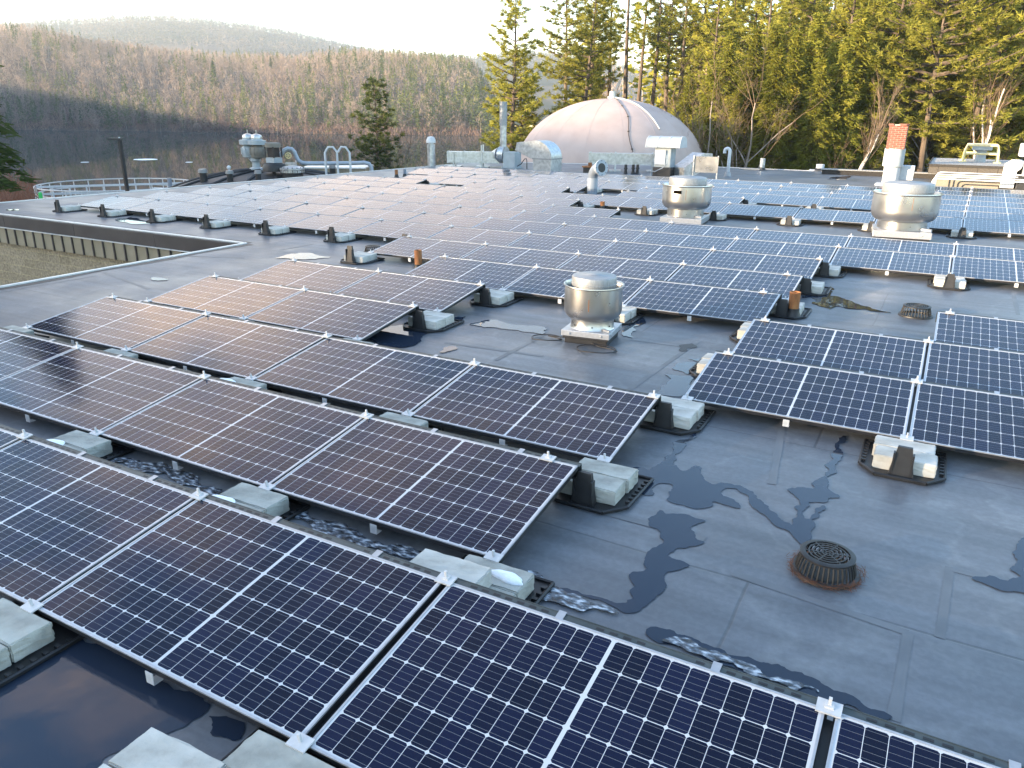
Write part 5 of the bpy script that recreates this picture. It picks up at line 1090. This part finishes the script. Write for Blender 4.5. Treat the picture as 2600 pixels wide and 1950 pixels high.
for k in range(2): C.append(B + np.stack([0 * Hh, 0 * Hh, Hh * .45], 1)); Dd.append(np.tile([0, 0, 1.0], (nb, 1)) + rng.normal(size=(nb, 3)) * .06); Ln.append(Hh * .95); Wd.append(rng.uniform(.12, .28, nb))
V, Fq = blades(np.concatenate(C), np.concatenate(Dd), np.concatenate(Ln), np.concatenate(Wd), rng); o = place(arrays_mesh('bare_woods', V, Fq, 'twigs'), 'bare_woods'); tag(o, 'bare brown woods between the evergreens on the right', 'woods', kind='stuff')
# trees covering the hazy hill
n = 9000; P = []
for i in range(n):
    a = rng.uniform(azd(-150), azd(1650)); t = rng.uniform(.35, .87); dd = 1100 + (D2 - 1100) * min(1, t * 1.15); P.append((dd * math.sin(a), dd * math.cos(a), -15 + (interp(cr2, a) + 15) * (1 - (1 - min(1, t * 1.15)) ** 1.5)))
P = np.array(P); V, Fq = conifers(P, rng.uniform(9, 17, n), rng, 9, .3); V = V.reshape(-1, 4, 3); cc = V.mean(1, keepdims=True); V = (cc + (V - cc) * 3.2).reshape(-1, 3)
o = place(arrays_mesh('far_hill_woods', V, Fq, 'far_mix'), 'far_hill_woods'); tag(o, 'hazy blue green woods on the far hill', 'woods', kind='stuff')

# ------------------------------------------------------------------ treatment tanks, lamp and brush on the left
tc_ = atd(690, 440, 47); k = mpp(tc_); Rt = 6.9; zt = topz(tc_, 430); Rs = 15.5
def tank_z(x, y): r2 = (x - tc_.x) ** 2 + (y - tc_.y) ** 2; return zt - (Rs - math.sqrt(max(Rs * Rs - r2, 1)))
def on_tank(px, py):
    d = ray(px, py); t = 20 / math.hypot(d.x, d.y); dt = .05 / math.hypot(d.x, d.y)
    for i in range(1200):
        p = CP + d * t
        if (p.x - tc_.x) ** 2 + (p.y - tc_.y) ** 2 < Rt * Rt and p.z < tank_z(p.x, p.y): return p
        t += dt
    p = atd(px, py, 45); return p
t = thing('domed_tank', 'round tank with a low black ribbed dome roof beside the pond', 'tank', (tc_.x, tc_.y, 0))
mb = MB(); prof = [(Rt, -5.3), (Rt, zt - (Rs - math.sqrt(Rs * Rs - Rt * Rt)) - .02)]; mb.lathe(prof, 64, cap1=False); mb.build('wall', 'concrete', t, smooth=True)
mb = MB(); mb.lathe([(Rt * q + .12 * (q == 1), tank_z(tc_.x + Rt * q, tc_.y)) for q in np.linspace(1, .001, 14)], 64, cap0=False); mb.build('roof', 'tank_black', t, smooth=True)
for j in range(14):
    a = 2 * PI * j / 14 + .2; mb = MB(); mb.tube([(Rt * q * math.cos(a), Rt * q * math.sin(a), tank_z(tc_.x + Rt * q, tc_.y) + .02) for q in np.linspace(.12, 1, 8)], .09, 6); mb.build('roof_rib', 'black_plastic', t)
def tank_stub(px, py, pt, wpx, label, top='spun_dull'):
    p = on_tank(px, py); k = mpp(p); r = wpx * k / 2; h = topz(p, pt) - p.z; t = thing('tank_nozzle', label, 'nozzle', p, 0, 'black nozzles on the tank dome')
    mb = MB(); mb.lathe([(r * .85, -.1), (r * .85, h * .7)], 18); mb.build('nozzle_neck', 'black_plastic', t); mb = MB(); mb.lathe([(r * 1.1, h * .7), (r * 1.1, h * .9)], 18); mb.lathe([(r * .95, h * .9), (r * .95, h)], 18); mb.build('flange', top, t); return t, r, h
tank_stub(518, 461, 429, 21, 'capped black nozzle nearest the left edge of the tank dome')
tt_, r, h = tank_stub(585, 460, 433, 18, 'black nozzle with a white ball fitting on the tank dome')
mb = MB(); mb.lathe([(.04, h), (.05, h + .05), (.1, h + .1), (.11, h + .17), (.07, h + .24), (.02, h + .26)], 14); mb.build('ball_fitting', 'white_paint', tt_, smooth=True)
tank_stub(657, 462, 432, 16, 'black nozzle right under the relief valves')
tank_stub(845, 444, 420, 16, 'black nozzle behind the pipe handrails')
p = on_tank(744, 452); k = mpp(p); t = thing('access_hatch', 'wide bolted access hatch on the tank dome', 'hatch', p); h = topz(p, 420) - p.z; r = 30 * k
mb = MB(); mb.lathe([(r * .88, -.2), (r * .88, h * .45)], 28); mb.build('hatch_neck', 'black_plastic', t); mb = MB(); mb.lathe([(r, h * .45), (r, h * .62)], 28); mb.lathe([(r * 1.03, h * .66), (r * 1.03, h * .8), (r * .9, h * .86), (r * .3, h)], 28); mb.build('hatch_cover', 'galv', t)
for j in range(16): a = 2 * PI * j / 16; mb = MB(); mb.lathe([(.03, h * .4), (.03, h * .88)], 6, (r * .96 * math.cos(a), r * .96 * math.sin(a), 0)); mb.build('bolt', 'black_metal', t)
mb = MB(); mb.box((-.1, 0, h * 1.15), (.5, .12, .12), rz=.4); mb.box((.2, .1, h * 1.1), (.06, .06, .4)); mb.build('hatch_lever', 'galv', t)
# relief valves on their Y-shaped pedestal
p = on_tank(652, 432); k = mpp(p); t = thing('relief_valve_stand', 'pair of grey relief valves with shiny domed caps on a forked pedestal', 'relief valves', p)
def zz(py): return topz(p, py) - p.z
mb = MB(); mb.lathe([(17 * k, zz(432) - .1), (17 * k, zz(427)), (10 * k, zz(424)), (9 * k, zz(412)), (13 * k, zz(409)), (13 * k, zz(406))], 24)
mb.tube([(0, 0, zz(412)), (-10 * k, 0, zz(404)), (-19 * k, 0, zz(398))], 8 * k, 12); mb.tube([(0, 0, zz(412)), (6 * k, 0, zz(402)), (10 * k, 0, zz(396))], 8 * k, 12); mb.build('pedestal', 'grey_paint', t, smooth=True)
for dx, top, mm_, lab in ((-20, 337, 'grey_paint', 'left'), (10, 338, 'beige', 'right')):
    x = dx * k; mb = MB(); mb.lathe([(8 * k, zz(402)), (17 * k, zz(399)), (18 * k, zz(391)), (20 * k, zz(384)), (18 * k, zz(376)), (12 * k, zz(370)), (9 * k, zz(367))], 24, (x, 0, 0))
    for j in range(10): a = j * .628; mb.box((x + 19 * k * math.cos(a), 19 * k * math.sin(a), zz(384)), (.06, .06, .34), rz=a)
    v = mb.build('valve_body', mm_, t, smooth=True); mb = MB(); mb.lathe([(22 * k, zz(367)), (22 * k, zz(356)), (14 * k, zz(355)), (13 * k, zz(351))], 24, (x, 0, 0)); mb.build('weather_hood', 'grey_paint', t, smooth=True)
    mb = MB(); mb.lathe([(14 * k, zz(351)), (14 * k, zz(348)), (12 * k, zz(343)), (6 * k, zz(340)), (1.6 * k, zz(339)), (1.6 * k, zz(330))], 24, (x, 0, 0)); mb.build('domed_cap', 'spun', t, smooth=True)
p = on_tank(698, 428); k = mpp(p); t = thing('flame_arrester', 'dark caged flame trap with a pale lid beside the relief valves', 'flame trap', p)
def zz(py): return topz(p, py) - p.z
mb = MB(); mb.lathe([(30 * k, zz(430) - .1), (30 * k, zz(423)), (26 * k, zz(415)), (12 * k, zz(413))], 24); mb.build('drum', 'black_plastic', t, smooth=True)
mb = MB(); mb.b2(-14 * k, 14 * k, -.3, .3, zz(413), zz(400)); mb.build('pump_body', 'grey_paint', t); mb = MB(); mb.b2(-10 * k, 10 * k, -.22, .22, zz(399), zz(374))
for x in (-14, 14):
    for y in (-.3, .3): mb.lathe([(.04, zz(400)), (.04, zz(372))], 6, (x * k, y, 0))
mb.build('cage', 'black_metal', t); mb = MB(); mb.lathe([(19 * k, zz(374)), (19 * k, zz(364)), (17 * k, zz(362))], 24); mb.build('lid', 'beige', t, smooth=True)
pb = atd(716, 396, math.hypot(p.x, p.y) + .4); t = thing('bent_gas_pipe', 'thick pale gas pipe looping up then running right to a downturned end', 'pipe', (pb.x, pb.y, 0)); dd = math.hypot(pb.x, pb.y)
pp = [(712, 398), (715, 389), (722, 381), (731, 377), (741, 379), (748, 387), (752, 397), (757, 407), (766, 413), (780, 415), (840, 415), (905, 414), (926, 413), (937, 416), (943, 425), (945, 470)]
P3 = []
for x, y in pp:
    q = atd(x, y, dd); P3.append(q - Vector((pb.x, pb.y, 0)))
mb = MB(); mb.tube(P3, 5.2 * mpp(pb), 14); mb.build('pipe_run', 'pvc_pale', t, smooth=True)
w = atd(732, 395, dd - .3); mb = MB(); rw_ = 7 * mpp(w); ce = w - Vector((pb.x, pb.y, 0)); ux = CR; uz = Vector((0, 0, 1))
mb.tube([ce + ux * rw_ * math.cos(a) + uz * rw_ * math.sin(a) for a in np.linspace(0, 2 * PI, 17)], .028, 6)
for a in (0, PI / 3, 2 * PI / 3): mb.tube([ce + ux * rw_ * math.cos(a) + uz * rw_ * math.sin(a), ce - ux * rw_ * math.cos(a) - uz * rw_ * math.sin(a)], .02, 5)
mb.build('hand_wheel', 'yellow_paint', t)
pb = atd(859, 446, 43.5); k = mpp(pb); t = thing('ladder_handrail', 'twin pale peaked handrails at the ladder head', 'handrail', (pb.x, pb.y, pb.z - 1)); ax = Vector((CR.x, CR.y, 0)).normalized()
def hz(px, py): return ax * ((px - 859) * k) + Vector((0, 0, topz(pb, py) - pb.z + 1))
for pth in ([(829, 460), (829, 388), (838, 374), (850, 374), (859, 386), (859, 462)], [(862, 386), (871, 373), (882, 374), (891, 388), (891, 460)]):
    mb = MB(); mb.tube([hz(*q) for q in pth], .06, 8); mb.build('peaked_hoop', 'white_paint', t, smooth=True)
pb = atd(850, 446, 53); k = mpp(pb); t = thing('ribbed_shed', 'low beige ribbed metal shed behind the pipe handrails', 'shed', (pb.x, pb.y, -5), math.atan2(CR.y, CR.x))
z1 = topz(pb, 428) + 5; mb = MB(); mb.b2(-80 * k, 78 * k, 0, 3, 0, z1)
for i in range(40): x = -80 * k + 158 * k * i / 39; mb.b2(x - .025, x + .025, -.03, -.002, 0, z1 - .08)
mb.build('wall', 'tan', t); mb = MB(); mb.b2(-81 * k, 79 * k, -.08, 3.1, z1 + .002, z1 + .08); mb.build('roof', 'trim', t)
# open round clarifier with its railing
cc = atd(300, 470, 66); k = mpp(cc); Rc = 184 * k; zr = topz(cc, 468); t = thing('clarifier_tank', 'open round concrete clarifier ringed by pale pipe railings', 'tank', (cc.x, cc.y, 0))
zg = zr - 1.1; mb = MB(); mb.lathe([(Rc + .15, -7.5), (Rc + .15, zg), (Rc - .2, zg), (Rc - .2, zg - 1.6), (.01, zg - 1.6)], 64, cap0=False, cap1=False); mb.build('wall', 'concrete', t, smooth=True)
mb = MB(); mb.lathe([(Rc - .21, zg - 1.1), (.01, zg - 1.1)], 48, cap0=False, cap1=False); mb.build('water', 'pond', t)
for nm, z in (('top_rail', zr), ('mid_rail', zr - .5)): mb = MB(); mb.tube([(Rc * math.cos(a), Rc * math.sin(a), z) for a in np.linspace(0, 2 * PI, 73)], .045, 6); mb.build(nm, 'alu_white', t, smooth=True)
mb = MB(); mb.lathe([(.04, zg), (.04, zr)], 6); pm = mb.mesh('post', 'alu_white')
for j in range(30): a = 2 * PI * j / 30; place(pm, 'post', t, (Rc * math.cos(a), Rc * math.sin(a), 0))
br = math.atan2(CR.y, CR.x) + .45; b = thing('walkway_bridge', 'railed walkway crossing the open clarifier', 'walkway', (cc.x, cc.y, 0), br)
mb = MB(); mb.b2(-Rc, Rc, -.5, .5, zg - .1, zg); mb.build('deck', 'galv', b)
for y in (-.5, .5):
    mb = MB()
    for z in (zg + .55, zg + 1.05): mb.tube([(-Rc, y, z), (Rc, y, z)], .04, 6)
    for x in np.arange(-Rc, Rc + .1, 1.1): mb.tube([(x, y, zg), (x, y, zg + 1.05)], .035, 6)
    mb.build('handrail', 'alu_white', b)
pb = atd(402, 483, 60.5); mb = MB(); mb.b2(-.35, .35, -.2, .2, -.9, 0); t = thing('control_box', 'pale control box beside the clarifier railing', 'control box', (pb.x, pb.y, topz(pb, 477)), .4); mb.build('cabinet', 'white_paint', t); mb = MB(); mb.b2(-.06, .06, -.06, .06, -3, -.9); mb.build('post', 'galv', t)
pb = atd(432, 470, 63); t = thing('drive_unit', 'blue grey drive gear standing on the clarifier walkway', 'machine', (pb.x, pb.y, zg)); mb = MB(); mb.lathe([(.3, 0), (.3, .4), (.15, .45), (.15, topz(pb, 452) - zg)], 14); mb.build('gear_column', 'pvc', t); mb = MB(); mb.b2(-.3, .3, -.25, .25, .5, .9); mb.build('motor', 'pvc_pale', t)
pb = atd(324, 488, 47); t = thing('lamp_post', 'black square lamp post with a flat lamp head beside the clarifier', 'lamp post', (pb.x, pb.y, -5.4)); h = topz(pb, 353) + 5.4
mb = MB(); mb.b2(-.075, .075, -.075, .075, 0, h - .05); mb.build('pole', 'black_metal', t); hd = Vector((CR.x, CR.y, 0)).normalized(); an = math.atan2(hd.y, hd.x)
mb = MB(); mb.box(tuple(-hd * .22 + Vector((0, 0, h))), (.66, .3, .1), rz=an); mb.build('lamp_head', 'black_metal', t); mb = MB(); mb.lathe([(.05, h + .05), (.04, h + .1)], 10); mb.build('photocell', 'white_paint', t); mb = MB(); mb.b2(-.2, .2, -.2, .2, -.05, .25); mb.build('base', 'concrete', t)
# red brush, snow and a green marker
n = 5200; xs = rng.uniform(-60, 128, n); ds = rng.uniform(50, 78, n); C, Dd, Ln, Wd = [], [], [], []
for i in range(n):
    p = atd(xs[i], 400, ds[i]); hb = (3.4 - 1.9 * max(0, (xs[i] - 60) / 70)) * (.75 + .35 * math.sin(xs[i] * .11) * math.cos(ds[i] * .4)); C.append((p.x, p.y, -5.8 + hb * rng.random() ** .7)); Dd.append((rng.normal() * .45, rng.normal() * .45, 1)); Ln.append(rng.uniform(.3, 1.0)); Wd.append(rng.uniform(.02, .06))
V, Fq = blades(np.array(C), np.array(Dd), np.array(Ln), np.array(Wd), rng); o = place(arrays_mesh('red_brush', V, Fq, 'red_brush'), 'red_brush'); tag(o, 'dense reddish brush on the bank left of the clarifier', 'brush', kind='stuff')
pb = atd(100, 505, 50); mb = MB(); mb.v += [(math.cos(a) * (2.2 + .5 * math.sin(3 * a)), math.sin(a) * (3 + .6 * math.sin(2 * a + 1)), .06) for a in np.linspace(0, 2 * PI, 30)[:-1]]; mb.f.append(tuple(range(29))); o = mb.build('snow_patch', 'snow', None, (pb.x, pb.y, ground(math.atan2(pb.x, pb.y), math.hypot(pb.x, pb.y)) + .03)); tag(o, 'patch of snow on the ground below the red brush', 'snow', kind='stuff')
pb = atd(105, 508, 46); t = thing('marker_post', 'bright green marker post beside the red brush', 'post', (pb.x, pb.y, -5)); mb = MB(); mb.lathe([(.09, 0), (.09, topz(pb, 491) + 5), (.04, topz(pb, 488) + 5)], 10); m_, n_, l_, b_ = mat('green_plastic'); b_.inputs['Base Color'].default_value = (.03, .45, .1, 1); M['green'] = m_; mb.build('post_tube', 'green', t)
# floating ice on the pond
for i, (px, py, wx, wy) in enumerate(((370, 405, 24, 1.6), (480, 412, 7, .6), (215, 412, 8, .6))):
    p = on(px, py, WZ); k = mpp(p); q = random.Random(i); mb = MB(); sy = wy * k * 14
    top = [(wx * k * math.cos(a) * (1 + .3 * q.random()), sy * math.sin(a) * (1 + .4 * q.random())) for a in np.linspace(0, 2 * PI, 19)[:-1]]; mb.prism(top, -.02, .05)
    o = mb.build('ice_floe', 'snow', None, (p.x, p.y, WZ)); o.rotation_euler.z = math.atan2(CR.y, CR.x); tag(o, ['largest white ice floe on the pond right of the lamp post', 'thin ice floe right of the largest one', 'thin ice floe left of the lamp post'][i], 'ice floe', 'ice floes on the pond')

# ------------------------------------------------------------------ evening haze over the valley
HAZE = True
if HAZE:
    mb = MB(); mb.b2(-2600, 2600, -1200, 3300, -13, 240); m_, n_, l_, b_ = mat('valley_haze'); n_.remove(b_)
    v = n_.new('ShaderNodeVolumePrincipled'); v.inputs['Density'].default_value = .0002; v.inputs['Color'].default_value = (.74, .86, 1, 1); v.inputs['Anisotropy'].default_value = .2
    l_.new(v.outputs[0], n_['Material Output'].inputs['Volume']); M['haze'] = m_; o = mb.build('haze', 'haze'); tag(o, 'thin pale evening haze over the valley', 'haze', kind='stuff')
